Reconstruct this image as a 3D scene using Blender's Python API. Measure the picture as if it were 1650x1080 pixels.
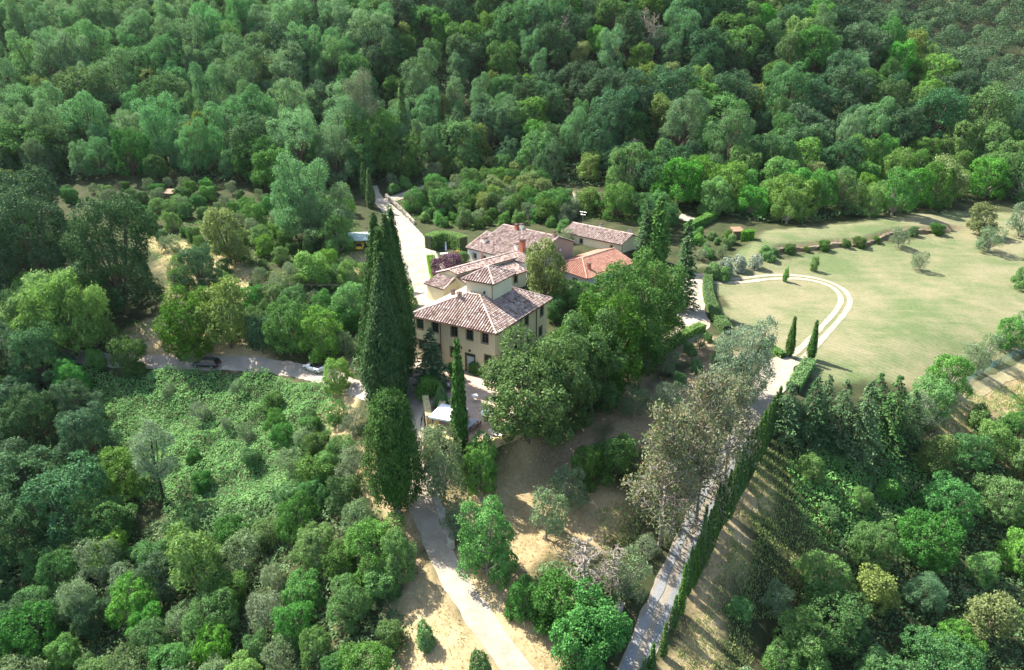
import bpy, math
import numpy as np
from mathutils import Vector

# ------------------------------------------------------------------ camera, sky, sun, exposure
for o in list(bpy.data.objects): bpy.data.objects.remove(o)
SC = bpy.context.scene
COL = SC.collection
CAM_H = 44.0; PITCH = math.radians(22.0); FPX = 1100.0
SP, CP = math.sin(PITCH), math.cos(PITCH)
cam = bpy.data.cameras.new('camera'); cam.lens = 24.0; cam.sensor_width = 36.0; cam.clip_end = 4000; cam.clip_start = 0.5
camo = bpy.data.objects.new('camera', cam); COL.objects.link(camo)
camo.location = (0, 0, CAM_H); camo.rotation_euler = (math.radians(90) - PITCH, 0, 0)
SC.camera = camo
SC.render.resolution_x, SC.render.resolution_y = 1024, 670

SUN_EL = math.radians(50.0); SUN_AZ = np.array([-0.84, 0.54]); SUN_AZ = SUN_AZ / np.linalg.norm(SUN_AZ)
wd = bpy.data.worlds.new('World'); SC.world = wd; wd.use_nodes = True
wn = wd.node_tree.nodes; wl = wd.node_tree.links
bg = wn['Background']; sky = wn.new('ShaderNodeTexSky'); sky.sky_type = 'NISHITA'; sky.sun_disc = False
sky.sun_elevation = SUN_EL; sky.sun_rotation = math.atan2(SUN_AZ[0], SUN_AZ[1]); sky.air_density = 1.2; sky.dust_density = 1.5
wl.new(sky.outputs[0], bg.inputs['Color']); bg.inputs['Strength'].default_value = 0.105
sl = bpy.data.lights.new('sun', 'SUN'); sl.energy = 5.0; sl.angle = math.radians(0.53); sl.color = (1.0, 0.95, 0.86)
so = bpy.data.objects.new('sun', sl); COL.objects.link(so)
sd = Vector((SUN_AZ[0] * math.cos(SUN_EL), SUN_AZ[1] * math.cos(SUN_EL), math.sin(SUN_EL)))
so.rotation_euler = sd.to_track_quat('Z', 'Y').to_euler(); so.location = (-60, 80, 120)
vs = SC.view_settings; vs.view_transform = 'Standard'; vs.look = 'None'; vs.gamma = 1.0; vs.use_curve_mapping = False
vs.exposure = 1.5

RNG = np.random.default_rng(7)

# ------------------------------------------------------------------ helpers
def proj(X, Y, Z):
    dz = Z - CAM_H; t = Y * CP - dz * SP; d = -Y * SP - dz * CP
    return 825 + FPX * X / t, 540 + FPX * d / t, t
def unproj(u, v, z):
    x = (u - 825) / FPX; y = (v - 540) / FPX
    t = (CAM_H - z) / (SP + y * CP)
    return t * x, t * (CP - y * SP)

def mesh_np(name, verts, faces, mat=None, tint=None, smooth=False):
    """verts (N,3) array, faces (M,k) int array with one k, or list of arrays"""
    me = bpy.data.meshes.new(name)
    verts = np.asarray(verts, dtype=np.float32)
    fl = faces if isinstance(faces, list) else [faces]
    fl = [np.asarray(f, dtype=np.int32) for f in fl if len(f)]
    me.vertices.add(len(verts)); me.vertices.foreach_set('co', verts.ravel())
    nl = sum(f.size for f in fl); npoly = sum(len(f) for f in fl)
    me.loops.add(nl); me.loops.foreach_set('vertex_index', np.concatenate([f.ravel() for f in fl]))
    tot = np.concatenate([np.full(len(f), f.shape[1], np.int32) for f in fl])
    st = np.concatenate([[0], np.cumsum(tot)[:-1]]).astype(np.int32)
    me.polygons.add(npoly); me.polygons.foreach_set('loop_start', st); me.polygons.foreach_set('loop_total', tot)
    if smooth: me.polygons.foreach_set('use_smooth', np.ones(npoly, bool))
    if tint is not None:
        a = me.attributes.new('tint', 'FLOAT', 'POINT'); a.data.foreach_set('value', np.asarray(tint, dtype=np.float32))
    if mat: me.materials.append(mat)
    me.update(); me.validate()
    return me

def link(name, me, parent=None, loc=(0, 0, 0), rotz=0.0):
    o = bpy.data.objects.new(name, me); COL.objects.link(o)
    o.location = loc; o.rotation_euler = (0, 0, rotz)
    if parent: o.parent = parent
    return o
def tag(o, label, cat, group=None):
    o['label'] = label; o['category'] = cat
    if group: o['group'] = group
    return o
def thing(name, label, cat, loc=(0, 0, 0), rotz=0.0, group=None):
    return tag(link(name, None, None, loc, rotz), label, cat, group)

class MB:
    """collects polygons, then becomes one mesh"""
    def __init__(s): s.v = []; s.f = []
    def poly(s, *pts):
        b = len(s.v); s.v += [tuple(p) for p in pts]; s.f.append(tuple(range(b, b + len(pts)))); return s
    def box(s, x0, y0, z0, x1, y1, z1):
        b = len(s.v)
        s.v += [(x0,y0,z0),(x1,y0,z0),(x1,y1,z0),(x0,y1,z0),(x0,y0,z1),(x1,y0,z1),(x1,y1,z1),(x0,y1,z1)]
        s.f += [tuple(b+i for i in q) for q in ((0,3,2,1),(4,5,6,7),(0,1,5,4),(1,2,6,5),(2,3,7,6),(3,0,4,7))]
        return s
    def hexa(s, p):   # 8 points, same order as box
        b = len(s.v); s.v += [tuple(q) for q in p]
        s.f += [tuple(b+i for i in q) for q in ((0,3,2,1),(4,5,6,7),(0,1,5,4),(1,2,6,5),(2,3,7,6),(3,0,4,7))]
        return s
    def tube(s, pts, rad, k=6, cap=True):
        pts = [Vector(p) for p in pts]; n = len(pts)
        rad = [rad] * n if not hasattr(rad, '__len__') else rad
        b = len(s.v)
        for i, p in enumerate(pts):
            d = (pts[min(i+1, n-1)] - pts[max(i-1, 0)]).normalized()
            a = d.cross(Vector((0, 0, 1)) if abs(d.z) < 0.9 else Vector((1, 0, 0))).normalized(); c = d.cross(a)
            for j in range(k):
                q = p + (a * math.cos(2*math.pi*j/k) + c * math.sin(2*math.pi*j/k)) * rad[i]; s.v.append(tuple(q))
        for i in range(n-1):
            for j in range(k):
                s.f.append((b+i*k+j, b+i*k+(j+1) % k, b+(i+1)*k+(j+1) % k, b+(i+1)*k+j))
        if cap:
            s.f.append(tuple(b+j for j in range(k))[::-1]); s.f.append(tuple(b+(n-1)*k+j for j in range(k)))
        return s
    def mesh(s, name, mat, smooth=False):
        me = bpy.data.meshes.new(name); me.from_pydata(s.v, [], s.f)
        if smooth: me.polygons.foreach_set('use_smooth', np.ones(len(me.polygons), bool))
        if mat: me.materials.append(mat)
        me.update(); return me
    def build(s, name, mat, parent=None, loc=(0,0,0), rotz=0.0, smooth=False):
        return link(name, s.mesh(name, mat, smooth), parent, loc, rotz)

class VNoise:
    def __init__(s, seed): s.t = np.random.default_rng(seed).random((256, 256))
    def __call__(s, x, y):
        x = np.asarray(x, float); y = np.asarray(y, float)
        xi = np.floor(x).astype(int); yi = np.floor(y).astype(int); fx = x - xi; fy = y - yi
        fx = fx*fx*(3-2*fx); fy = fy*fy*(3-2*fy); t = s.t
        g = lambda i, j: t[i % 256, j % 256]
        return (g(xi,yi)*(1-fx)+g(xi+1,yi)*fx)*(1-fy) + (g(xi,yi+1)*(1-fx)+g(xi+1,yi+1)*fx)*fy
    def fbm(s, x, y, o=4):
        r = 0; a = 0.5
        for i in range(o): r = r + a * s(x * 2**i + 17*i, y * 2**i + 31*i); a *= 0.5
        return r
NZ = VNoise(3)

# ------------------------------------------------------------------ materials
def newmat(name):
    m = bpy.data.materials.new(name); m.use_nodes = True
    nt = m.node_tree; b = nt.nodes['Principled BSDF']
    return m, nt, b
def rgba(c): return (c[0], c[1], c[2], 1.0)
def ramp(nt, fac, stops):
    r = nt.nodes.new('ShaderNodeValToRGB'); e = r.color_ramp.elements
    while len(e) < len(stops): e.new(0.5)
    for i, (p, c) in enumerate(stops): e[i].position = p; e[i].color = rgba(c)
    nt.links.new(fac, r.inputs[0]); return r.outputs[0]
def noise(nt, scale, detail=4.0, rough=0.55, vec=None, dist=0.0):
    n = nt.nodes.new('ShaderNodeTexNoise'); n.inputs['Scale'].default_value = scale; n.inputs['Detail'].default_value = detail
    n.inputs['Roughness'].default_value = rough; n.inputs['Distortion'].default_value = dist
    if vec is not None: nt.links.new(vec, n.inputs['Vector'])
    return n.outputs['Fac']
def objcoord(nt, scale=None):
    t = nt.nodes.new('ShaderNodeTexCoord')
    if scale is None: return t.outputs['Object']
    mp = nt.nodes.new('ShaderNodeMapping'); mp.inputs['Scale'].default_value = scale
    nt.links.new(t.outputs['Object'], mp.inputs['Vector']); return mp.outputs['Vector']
def mixc(nt, fac, a, b, mode='MIX'):
    m = nt.nodes.new('ShaderNodeMix'); m.data_type = 'RGBA'; m.blend_type = mode
    for i, s in ((0, fac), (6, a), (7, b)):
        if hasattr(s, 'is_output'): nt.links.new(s, m.inputs[i])
        elif i == 0: m.inputs[0].default_value = s
        else: m.inputs[i].default_value = rgba(s)
    return m.outputs[2]
def math_n(nt, op, a, b=None, c=None):
    m = nt.nodes.new('ShaderNodeMath'); m.operation = op
    for i, s in enumerate((a, b, c)):
        if s is None: continue
        if hasattr(s, 'is_output'): nt.links.new(s, m.inputs[i])
        else: m.inputs[i].default_value = s
    return m.outputs[0]
def bump(nt, b, h, strength=0.4, dist=0.05):
    n = nt.nodes.new('ShaderNodeBump'); n.inputs['Strength'].default_value = strength; n.inputs['Distance'].default_value = dist
    nt.links.new(h, n.inputs['Height']); nt.links.new(n.outputs[0], b.inputs['Normal'])

def simple(name, c, rough=0.7, metal=0.0, var=0.25, scale=3.0, spec=0.3):
    m, nt, b = newmat(name)
    v = objcoord(nt); n = noise(nt, scale, 5, 0.6, v)
    lo = tuple(x*(1-var) for x in c); hi = tuple(min(1, x*(1+var)) for x in c)
    nt.links.new(ramp(nt, n, [(0.3, lo), (0.7, hi)]), b.inputs['Base Color'])
    b.inputs['Roughness'].default_value = rough; b.inputs['Metallic'].default_value = metal
    b.inputs['Specular IOR Level'].default_value = spec
    return m

LEAF_GAIN = 1.7
def leafmat(name, dark, light, trans=0.3, hue=0.02, val=0.25, third=None):
    """leaf colour goes dark..light by the clump's own tint, shifted a little from tree to tree"""
    m = bpy.data.materials.new(name); m.use_nodes = True; nt = m.node_tree; nt.nodes.clear()
    out = nt.nodes.new('ShaderNodeOutputMaterial')
    at = nt.nodes.new('ShaderNodeAttribute'); at.attribute_name = 'tint'
    dark, light = [(c[0]*LEAF_GAIN*0.95, c[1]*LEAF_GAIN, c[2]*LEAF_GAIN*1.22) for c in (dark, light)]
    stops = [(0.15, dark), (0.75, light)] + ([(0.97, third)] if third else [])
    c = ramp(nt, at.outputs['Fac'], stops)
    oi = nt.nodes.new('ShaderNodeObjectInfo')
    hs = nt.nodes.new('ShaderNodeHueSaturation')
    r = oi.outputs['Random']
    r2 = math_n(nt, 'FRACT', math_n(nt, 'MULTIPLY', r, 17.31)); r3 = math_n(nt, 'FRACT', math_n(nt, 'MULTIPLY', r, 43.7))
    nt.links.new(math_n(nt, 'MULTIPLY_ADD', r, hue*2, 0.5-hue), hs.inputs['Hue'])
    nt.links.new(math_n(nt, 'MULTIPLY_ADD', r2, val*2, 1-val), hs.inputs['Value'])
    nt.links.new(math_n(nt, 'MULTIPLY_ADD', r3, 0.30, 0.90), hs.inputs['Saturation'])
    nt.links.new(c, hs.inputs['Color'])
    col = hs.outputs[0]
    p = nt.nodes.new('ShaderNodeBsdfPrincipled'); p.inputs['Roughness'].default_value = 0.65; p.inputs['Specular IOR Level'].default_value = 0.08
    nt.links.new(col, p.inputs['Base Color'])
    t = nt.nodes.new('ShaderNodeBsdfTranslucent'); nt.links.new(mixc(nt, 0.6, col, mixc(nt, 1.0, col, (1.25, 1.25, 0.6), 'MULTIPLY')), t.inputs['Color'])
    mx = nt.nodes.new('ShaderNodeMixShader'); mx.inputs[0].default_value = trans
    nt.links.new(p.outputs[0], mx.inputs[1]); nt.links.new(t.outputs[0], mx.inputs[2]); nt.links.new(mx.outputs[0], out.inputs[0])
    return m

M = {}
M['oak']     = leafmat('oak_leaves',      (0.035,0.078,0.020), (0.090,0.165,0.045), 0.30, 0.025, 0.25)
M['robinia'] = leafmat('robinia_leaves',  (0.060,0.120,0.045), (0.125,0.215,0.085), 0.35, 0.020, 0.20)
M['holm']    = leafmat('holm_oak_leaves', (0.026,0.056,0.022), (0.066,0.120,0.046), 0.22, 0.020, 0.25)
M['chestnut']= leafmat('chestnut_leaves', (0.050,0.110,0.024), (0.130,0.235,0.055), 0.32, 0.022, 0.18)
M['linden']  = leafmat('linden_leaves',   (0.030,0.066,0.014), (0.088,0.155,0.034), 0.26, 0.010, 0.10)
M['cypress'] = leafmat('cypress_leaves',  (0.022,0.050,0.014), (0.062,0.108,0.030), 0.12, 0.010, 0.15)
M['rowcypress'] = leafmat('young_cypress_leaves', (0.030,0.064,0.015), (0.090,0.150,0.038), 0.16, 0.012, 0.28)
M['olive']   = leafmat('olive_leaves',    (0.070,0.100,0.040), (0.162,0.205,0.096), 0.22, 0.015, 0.20)
M['willow']  = leafmat('silver_leaves',   (0.088,0.125,0.062), (0.190,0.245,0.138), 0.25, 0.010, 0.10)
M['cedar']   = leafmat('cedar_needles',   (0.024,0.056,0.018), (0.078,0.130,0.042), 0.12, 0.010, 0.15)
M['pine']    = leafmat('pine_needles',    (0.070,0.085,0.040), (0.135,0.150,0.075), 0.18, 0.010, 0.15)
M['dry']     = leafmat('dry_needles',     (0.080,0.110,0.042), (0.200,0.195,0.108), 0.28, 0.010, 0.10, (0.30,0.19,0.12))
M['bamboo']  = leafmat('bamboo_leaves',   (0.075,0.135,0.032), (0.165,0.255,0.075), 0.35, 0.010, 0.10)
M['shrub']   = leafmat('shrub_leaves',    (0.055,0.115,0.026), (0.130,0.215,0.062), 0.30, 0.016, 0.20)
M['yellowtree'] = leafmat('yellowing_leaves', (0.080,0.110,0.030), (0.160,0.195,0.060), 0.32, 0.020, 0.15)
M['vine']    = leafmat('vine_leaves',     (0.055,0.130,0.030), (0.145,0.280,0.072), 0.35, 0.008, 0.05)
M['bramble'] = leafmat('bramble_leaves',  (0.040,0.085,0.025), (0.110,0.180,0.060), 0.28, 0.010, 0.08)
M['hedge']   = leafmat('hedge_leaves',    (0.060,0.135,0.022), (0.160,0.285,0.052), 0.28, 0.015, 0.12)
M['plum']    = leafmat('purple_leaves',   (0.060,0.032,0.036), (0.125,0.075,0.080), 0.25, 0.005, 0.08)
M['lavender']= leafmat('grey_leaves',     (0.140,0.160,0.095), (0.270,0.285,0.190), 0.15, 0.010, 0.10)
M['straw']   = leafmat('straw_blades',    (0.300,0.215,0.105), (0.560,0.440,0.250), 0.25, 0.005, 0.08)
M['grass']   = leafmat('grass_blades',    (0.110,0.150,0.045), (0.250,0.280,0.110), 0.30, 0.005, 0.08)
M['bark']    = simple('bark', (0.13,0.10,0.075), 0.9, var=0.4, scale=5)
M['deadwood']= simple('bleached_dead_wood', (0.31,0.26,0.225), 0.9, var=0.25, scale=5)
M['palebark']= simple('grey_bark', (0.30,0.26,0.23), 0.9, var=0.35, scale=5)

# ------------------------------------------------------------------ terrain
CTRL_PX = [  # photo pixel of a ground point and its height in metres (terrace = 0)
 (740,660,0),(720,625,0.1),(790,700,0),(712,590,0.1),(690,450,3),(650,380,5.5),(615,330,8.2),(579,405,6),(555,440,4.5),
 (755,420,4.6),(960,402,5.8),(930,462,3.4),(1050,560,1.0),(1000,600,0.6),
 (870,720,-2.6),(850,780,-4.5),(920,820,-6),(960,700,-1.6),(1040,612,0.0),(800,760,-4.0),
 (830,1080,-10.5),(735,960,-8.5),(690,860,-6.5),(665,790,-4.8),(668,700,-2),(655,640,-0.6),
 (1030,1080,-11),(1100,880,-7.5),(1200,700,-2.5),(1255,600,0),(900,950,-8.0),(960,1000,-9),
 (1120,500,1.8),(1115,440,3.2),(1090,350,7.5),
 (1310,590,-.3),(1200,470,1.8),(1360,490,1.2),(1500,450,2.2),(1500,560,-.3),(1640,560,-1.5),(1600,400,4.2),(1300,425,3.4),(1400,430,3.0),
 (1200,405,5.0),(1300,365,6.8),(1400,362,6.8),(1560,345,6.8),(1640,360,6),
 (1560,650,-4),(1640,600,-4.0),(1500,720,-6),(1640,750,-9),(1450,640,-2.2),
 (1300,720,-4),(1250,800,-7),(1350,850,-10),(1200,950,-11),(1500,900,-14),(1640,1000,-17),(1250,1060,-14.5),(1450,1060,-18),(1640,860,-13),
 (65,567,-5),(200,582,-4.5),(332,585,-4),(430,588,-3.5),(520,605,-2.8),(590,632,-1.6),
 (300,535,-1.5),(430,555,-1.8),(230,515,-1.0),(400,480,2.2),(480,430,4.4),(350,400,6),(200,450,2),(80,480,0),(300,330,9.5),(60,330,9),(420,332,9.5),(500,370,7.5),
 (300,640,-7.5),(450,660,-6.5),(540,700,-5.4),(600,760,-5.2),(150,640,-8.5),(250,760,-12),(420,800,-11),(560,900,-9.5),(640,1000,-10),
 (80,760,-14),(250,900,-15.5),(450,1000,-14),(100,1000,-19),(20,650,-10),(700,300,10.5),(780,285,11),(900,318,9.5),(1000,325,9),
]
CTRL_W = [(-150,200,13),(-150,240,32),(-150,300,64),(-150,350,88),(-60,215,20),(-60,250,40),(-60,300,68),(-60,350,92),(20,215,20),(20,250,40),(20,300,68),(20,350,92),
 (80,215,20),(80,250,40),(80,300,66),(130,190,9.5),(149,212,20),(137,232,32),(126,262,47),(100,320,66),(-260,220,25),(-260,300,66),(-260,150,8),
 (190,230,6),(200,280,12),(230,200,-4),(260,340,18),(200,360,40),(300,450,72),(200,480,105),(380,380,40),(340,560,125),(120,420,95),(0,480,140),(-200,480,140),
 (150,150,3),(180,110,-6),(150,60,-17),(120,20,-24),(0,20,-17),(-100,20,-28),(-140,60,-24),(-160,110,-7),(400,200,-10),(400,100,-15)]
pts = []
for u, v, z in CTRL_PX:
    x, y = unproj(u, v, z); pts.append((x, y, z))
pts += CTRL_W
CT = np.array(pts, float)
def tps(d2): return np.where(d2 > 1e-9, 0.5*d2*np.log(d2 + 1e-12), 0.0)
_n = len(CT); SCL = 100.0
_A = CT[:, :2] / SCL
_K = tps(((_A[:, None] - _A[None])**2).sum(-1)) + np.eye(_n) * 2e-3
_Pm = np.c_[np.ones(_n), _A]
_L = np.block([[_K, _Pm], [_Pm.T, np.zeros((3, 3))]])
_W = np.linalg.solve(_L, np.r_[CT[:, 2], 0, 0, 0])
def tps_eval(x, y):
    q = np.c_[x, y] / SCL; out = np.zeros(len(q))
    for i in range(0, len(q), 20000):
        s = q[i:i+20000]
        out[i:i+20000] = tps(((s[:, None] - _A[None])**2).sum(-1)) @ _W[:_n] + np.c_[np.ones(len(s)), s] @ _W[_n:]
    return out
def axis(a, b, lo, hi, step, grow=1.12, mx=12.0):
    core = list(np.arange(a, b + 1e-6, step)); d = step
    x = core[-1]
    while x < hi: d = min(d*grow, mx); x += d; core.append(x)
    d = step; x = core[0]; left = []
    while x > lo: d = min(d*grow, mx); x -= d; left.append(x)
    return np.array(left[::-1] + core)
GX = axis(-120, 140, -420, 520, 1.0); GY = axis(36, 190, -10, 640, 1.0)
_gx, _gy = np.meshgrid(GX, GY, indexing='ij')
GZ = tps_eval(_gx.ravel(), _gy.ravel()).reshape(_gx.shape)

def poly_sd(px, py, poly):
    """signed distance, negative inside"""
    poly = np.asarray(poly, float); n = len(poly); d = np.full(np.shape(px), 1e18); ins = np.zeros(np.shape(px), bool)
    for i in range(n):
        a = poly[i]; b = poly[(i+1) % n]; e = b - a
        wx = px - a[0]; wy = py - a[1]
        t = np.clip((wx*e[0] + wy*e[1]) / (e @ e + 1e-12), 0, 1)
        d = np.minimum(d, (wx - e[0]*t)**2 + (wy - e[1]*t)**2)
        c = ((a[1] > py) != (b[1] > py)) & (px < (b[0]-a[0]) * (py-a[1]) / (b[1]-a[1] + 1e-12) + a[0])
        ins ^= c
    return np.where(ins, -1, 1) * np.sqrt(d)
def seg_dist(px, py, line):
    d = np.full(np.shape(px), 1e18)
    for a, b in zip(line[:-1], line[1:]):
        a = np.asarray(a[:2]); b = np.asarray(b[:2]); e = b - a
        t = np.clip(((px-a[0])*e[0] + (py-a[1])*e[1]) / (e @ e + 1e-12), 0, 1)
        d = np.minimum(d, (px-a[0]-e[0]*t)**2 + (py-a[1]-e[1]*t)**2)
    return np.sqrt(d)
def sstep(a, b, x): t = np.clip((x-a)/(b-a), 0, 1); return t*t*(3-2*t)

# villa frame (eave corner) and farm frame
VO = np.array([-16.0, 98.5]); VA = math.radians(-29.5); VE1 = np.array([math.cos(VA), math.sin(VA)]); VE2 = np.array([-math.sin(VA), math.cos(VA)])
KO = np.array([-9.3, 139.44]); KA = math.radians(-44.0); KE1 = np.array([math.cos(KA), math.sin(KA)]); KE2 = np.array([-math.sin(KA), math.cos(KA)])
vw = lambda x, y: VO + VE1*x + VE2*y
kw = lambda x, y: KO + KE1*x + KE2*y
TERR_PX = [(682,640),(700,598),(800,600),(850,640),(868,690),(838,702),(812,714),(760,722),(722,712),(694,690)]
TERR = [unproj(u, v, 0.0) for u, v in TERR_PX]
pad_v = [vw(-1, -1), vw(17, -1), vw(17, 19), vw(-1, 19)]
pads = [(TERR, 0.0, 2.5), (pad_v, 0.0, 5.0),
        ([kw(-1,-1), kw(18,-1), kw(18,15), kw(-1,15)], 4.6, 4.0), ([kw(8,-20), kw(18,-20), kw(18,-1), kw(8,-1)], 3.0, 5.0),
        ([kw(17,4), kw(30,4), kw(30,21), kw(17,21)], 3.6, 4.0), ([kw(6,22), kw(24,22), kw(24,31), kw(6,31)], 6.0, 3.0)]
for pl, z, bl in pads:
    w = 1 - sstep(0, bl, poly_sd(_gx, _gy, pl)); GZ = GZ*(1-w) + z*w
# step of the upper lawn above the meadow
def gz(x, y):
    x = np.asarray(x, float); y = np.asarray(y, float)
    i = np.clip(np.searchsorted(GX, x) - 1, 0, len(GX)-2); j = np.clip(np.searchsorted(GY, y) - 1, 0, len(GY)-2)
    fx = (x-GX[i])/(GX[i+1]-GX[i]); fy = (y-GY[j])/(GY[j+1]-GY[j])
    return (GZ[i,j]*(1-fx)+GZ[i+1,j]*fx)*(1-fy) + (GZ[i,j+1]*(1-fx)+GZ[i+1,j+1]*fx)*fy
def gpx(u, v):
    """point where the ray of a photo pixel meets the ground"""
    x = (u-825)/FPX; y = (v-540)/FPX
    d = np.array([x, CP - y*SP, -(SP + y*CP)])
    t = 40.0; prev = t
    while t < 500:
        p = d*t
        if CAM_H + p[2] < gz(p[0], p[1]): break
        prev = t; t += 1.0
    for _ in range(12):
        m = 0.5*(prev+t); p = d*m
        if CAM_H + p[2] < gz(p[0], p[1]): t = m
        else: prev = m
    p = d*t
    return float(p[0]), float(p[1])
def gpoly(px): return [gpx(u, v) for u, v in px]

# ---- scarp of the meadow: upper lawn lifted above a line
SCARP_PX = [(1205,432),(1238,412),(1262,404),(1300,402),(1345,396),(1392,394),(1440,378),(1500,374),(1545,368)]
SCARP = gpoly(SCARP_PX)
_sx = np.array([p[0] for p in SCARP]); _sy = np.array([p[1] for p in SCARP])
_sd = _gy - np.interp(_gx, _sx, _sy)
_w = sstep(_sx[0]-2, _sx[0]+5, _gx) * (1 - sstep(_sx[-1]-8, _sx[-1]+6, _gx))
GZ += _w * 1.3 * sstep(-0.6, 0.7, _sd) * (1 - sstep(5, 16, _sd))

# ---- zones of the ground
Z_MEADOW = gpoly([(1150,455),(1200,430),(1300,405),(1400,392),(1545,370),(1640,352),(1760,350),(1760,520),(1640,580),(1560,625),(1505,650),(1470,620),(1330,615),(1262,578),(1215,548),(1165,500)])
Z_UPLAWN = gpoly([(1120,430),(1200,398),(1260,368),(1400,358),(1560,338),(1700,345),(1700,370),(1540,372),(1400,396),(1300,405),(1210,432)])
Z_STRAW = [gpoly(q) for q in (
 [(560,720),(600,700),(650,790),(690,870),(745,985),(850,1130),(600,1130),(640,1000),(620,900),(580,800)],
 [(700,800),(800,730),(860,690),(900,760),(1010,800),(1010,880),(930,900),(870,920),(960,1000),(900,1130),(850,1130),(740,940)],
 [(1040,1130),(1120,930),(1200,790),(1215,770),(1250,780),(1210,860),(1180,930),(1160,1000),(1150,1130)],
 [(200,530),(260,505),(330,530),(440,560),(440,590),(200,580)],[(240,380),(330,400),(420,440),(430,490),(290,480)],
 [(540,560),(580,640),(560,700),(520,690)],[(1480,720),(1510,650),(1660,590),(1700,640),(1600,690),(1520,740)],[(1290,930),(1350,890),(1360,940),(1310,960)],
 [(560,400),(600,400),(600,450),(550,450)],
 [(1600,680),(1700,700),(1700,860),(1640,860)])]
Z_EARTH = [gpoly(q) for q in (
 [(1060,560),(1040,640),(960,720),(880,770),(860,720),(960,660),(1020,600)],[(870,310),(930,310),(930,345),(860,345)],[(1095,530),(1155,545),(1130,575),(1070,590)],[(1200,560),(1050,620),(960,720),(1100,700)])]
soft = lambda d, w: 1 - sstep(-w, w, d + (NZ.fbm(_gx*0.25, _gy*0.25) - 0.45)*6)
mA = soft(poly_sd(_gx, _gy, Z_MEADOW), 0.8); mA = np.maximum(mA, soft(poly_sd(_gx, _gy, Z_UPLAWN), 1.0))
sA = np.zeros_like(mA)
for q in Z_STRAW: sA = np.maximum(sA, soft(poly_sd(_gx, _gy, q), 1.5))
eA = np.zeros_like(mA)
for q in Z_EARTH: eA = np.maximum(eA, soft(poly_sd(_gx, _gy, q), 1.5))
_bank = _w * (sstep(-1.6, -0.6, _sd) * (1 - sstep(-0.1, 0.7, _sd)))
eA = np.maximum(eA, _bank); mA = mA * (1 - 0.9*_bank)

def ground_material():
    m, nt, b = newmat('ground_soil_and_grass'); v = objcoord(nt)
    def att(n):
        a = nt.nodes.new('ShaderNodeAttribute'); a.attribute_name = n; return a.outputs['Fac']
    nbig = noise(nt, 0.06, 4, 0.6, v); nmid = noise(nt, 0.35, 5, 0.65, v); nfine = noise(nt, 2.2, 6, 0.7, v)
    vs_ = objcoord(nt, (0.10, 0.55, 0.3)); nstr = noise(nt, 1.1, 4, 0.6, vs_, 0.6)
    litter = ramp(nt, nmid, [(0.3, (0.030,0.042,0.016)), (0.55, (0.055,0.062,0.028)), (0.8, (0.10,0.085,0.045))])
    straw = ramp(nt, mixc(nt, 0.5, nmid, nfine), [(0.3, (0.20,0.155,0.075)), (0.5, (0.37,0.285,0.155)), (0.7, (0.52,0.41,0.25))])
    green = ramp(nt, nfine, [(0.3, (0.075,0.110,0.042)), (0.7, (0.135,0.175,0.070))])
    dryl = ramp(nt, nfine, [(0.3, (0.18,0.165,0.090)), (0.7, (0.275,0.245,0.145))])
    patch = math_n(nt, 'ADD', math_n(nt, 'MULTIPLY', nbig, 0.85), math_n(nt, 'MULTIPLY', math_n(nt, 'ADD', nstr, nmid), 0.30))
    pr = nt.nodes.new('ShaderNodeMapRange'); pr.inputs['From Min'].default_value = 0.60; pr.inputs['From Max'].default_value = 0.84; nt.links.new(patch, pr.inputs['Value'])
    mead = mixc(nt, pr.outputs[0], green, dryl)
    # mowing lines
    wv = nt.nodes.new('ShaderNodeTexWave'); wv.inputs['Scale'].default_value = 0.42; wv.inputs['Distortion'].default_value = 2.5; wv.inputs['Detail'].default_value = 2; wv.bands_direction = 'DIAGONAL'
    nt.links.new(v, wv.inputs['Vector'])
    mead = mixc(nt, 0.12, mead, ramp(nt, wv.outputs['Fac'], [(0.2, (0.08,0.10,0.045)), (0.8, (0.25,0.235,0.14))]))
    earth = ramp(nt, nfine, [(0.3, (0.20,0.145,0.085)), (0.7, (0.36,0.275,0.165))])
    c = mixc(nt, att('straw'), litter, straw); c = mixc(nt, att('meadow'), c, mead); c = mixc(nt, att('earth'), c, earth)
    nt.links.new(c, b.inputs['Base Color']); b.inputs['Roughness'].default_value = 0.95; b.inputs['Specular IOR Level'].default_value = 0.1
    bump(nt, b, mixc(nt, 0.5, nmid, nfine), 0.6, 0.25)
    return m
M['ground'] = ground_material()
ni, nj = GX.size, GY.size
idx = np.arange(ni*nj).reshape(ni, nj)
fq = np.stack([idx[:-1,:-1].ravel(), idx[1:,:-1].ravel(), idx[1:,1:].ravel(), idx[:-1,1:].ravel()], 1)
gme = mesh_np('ground', np.stack([_gx.ravel(), _gy.ravel(), GZ.ravel()], 1), fq, M['ground'], smooth=True)
for nm, arr in (('meadow', mA), ('straw', sA), ('earth', eA)):
    a = gme.attributes.new(nm, 'FLOAT', 'POINT'); a.data.foreach_set('value', arr.ravel().astype(np.float32))
ground = link('ground', gme); ground['kind'] = 'structure'

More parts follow.
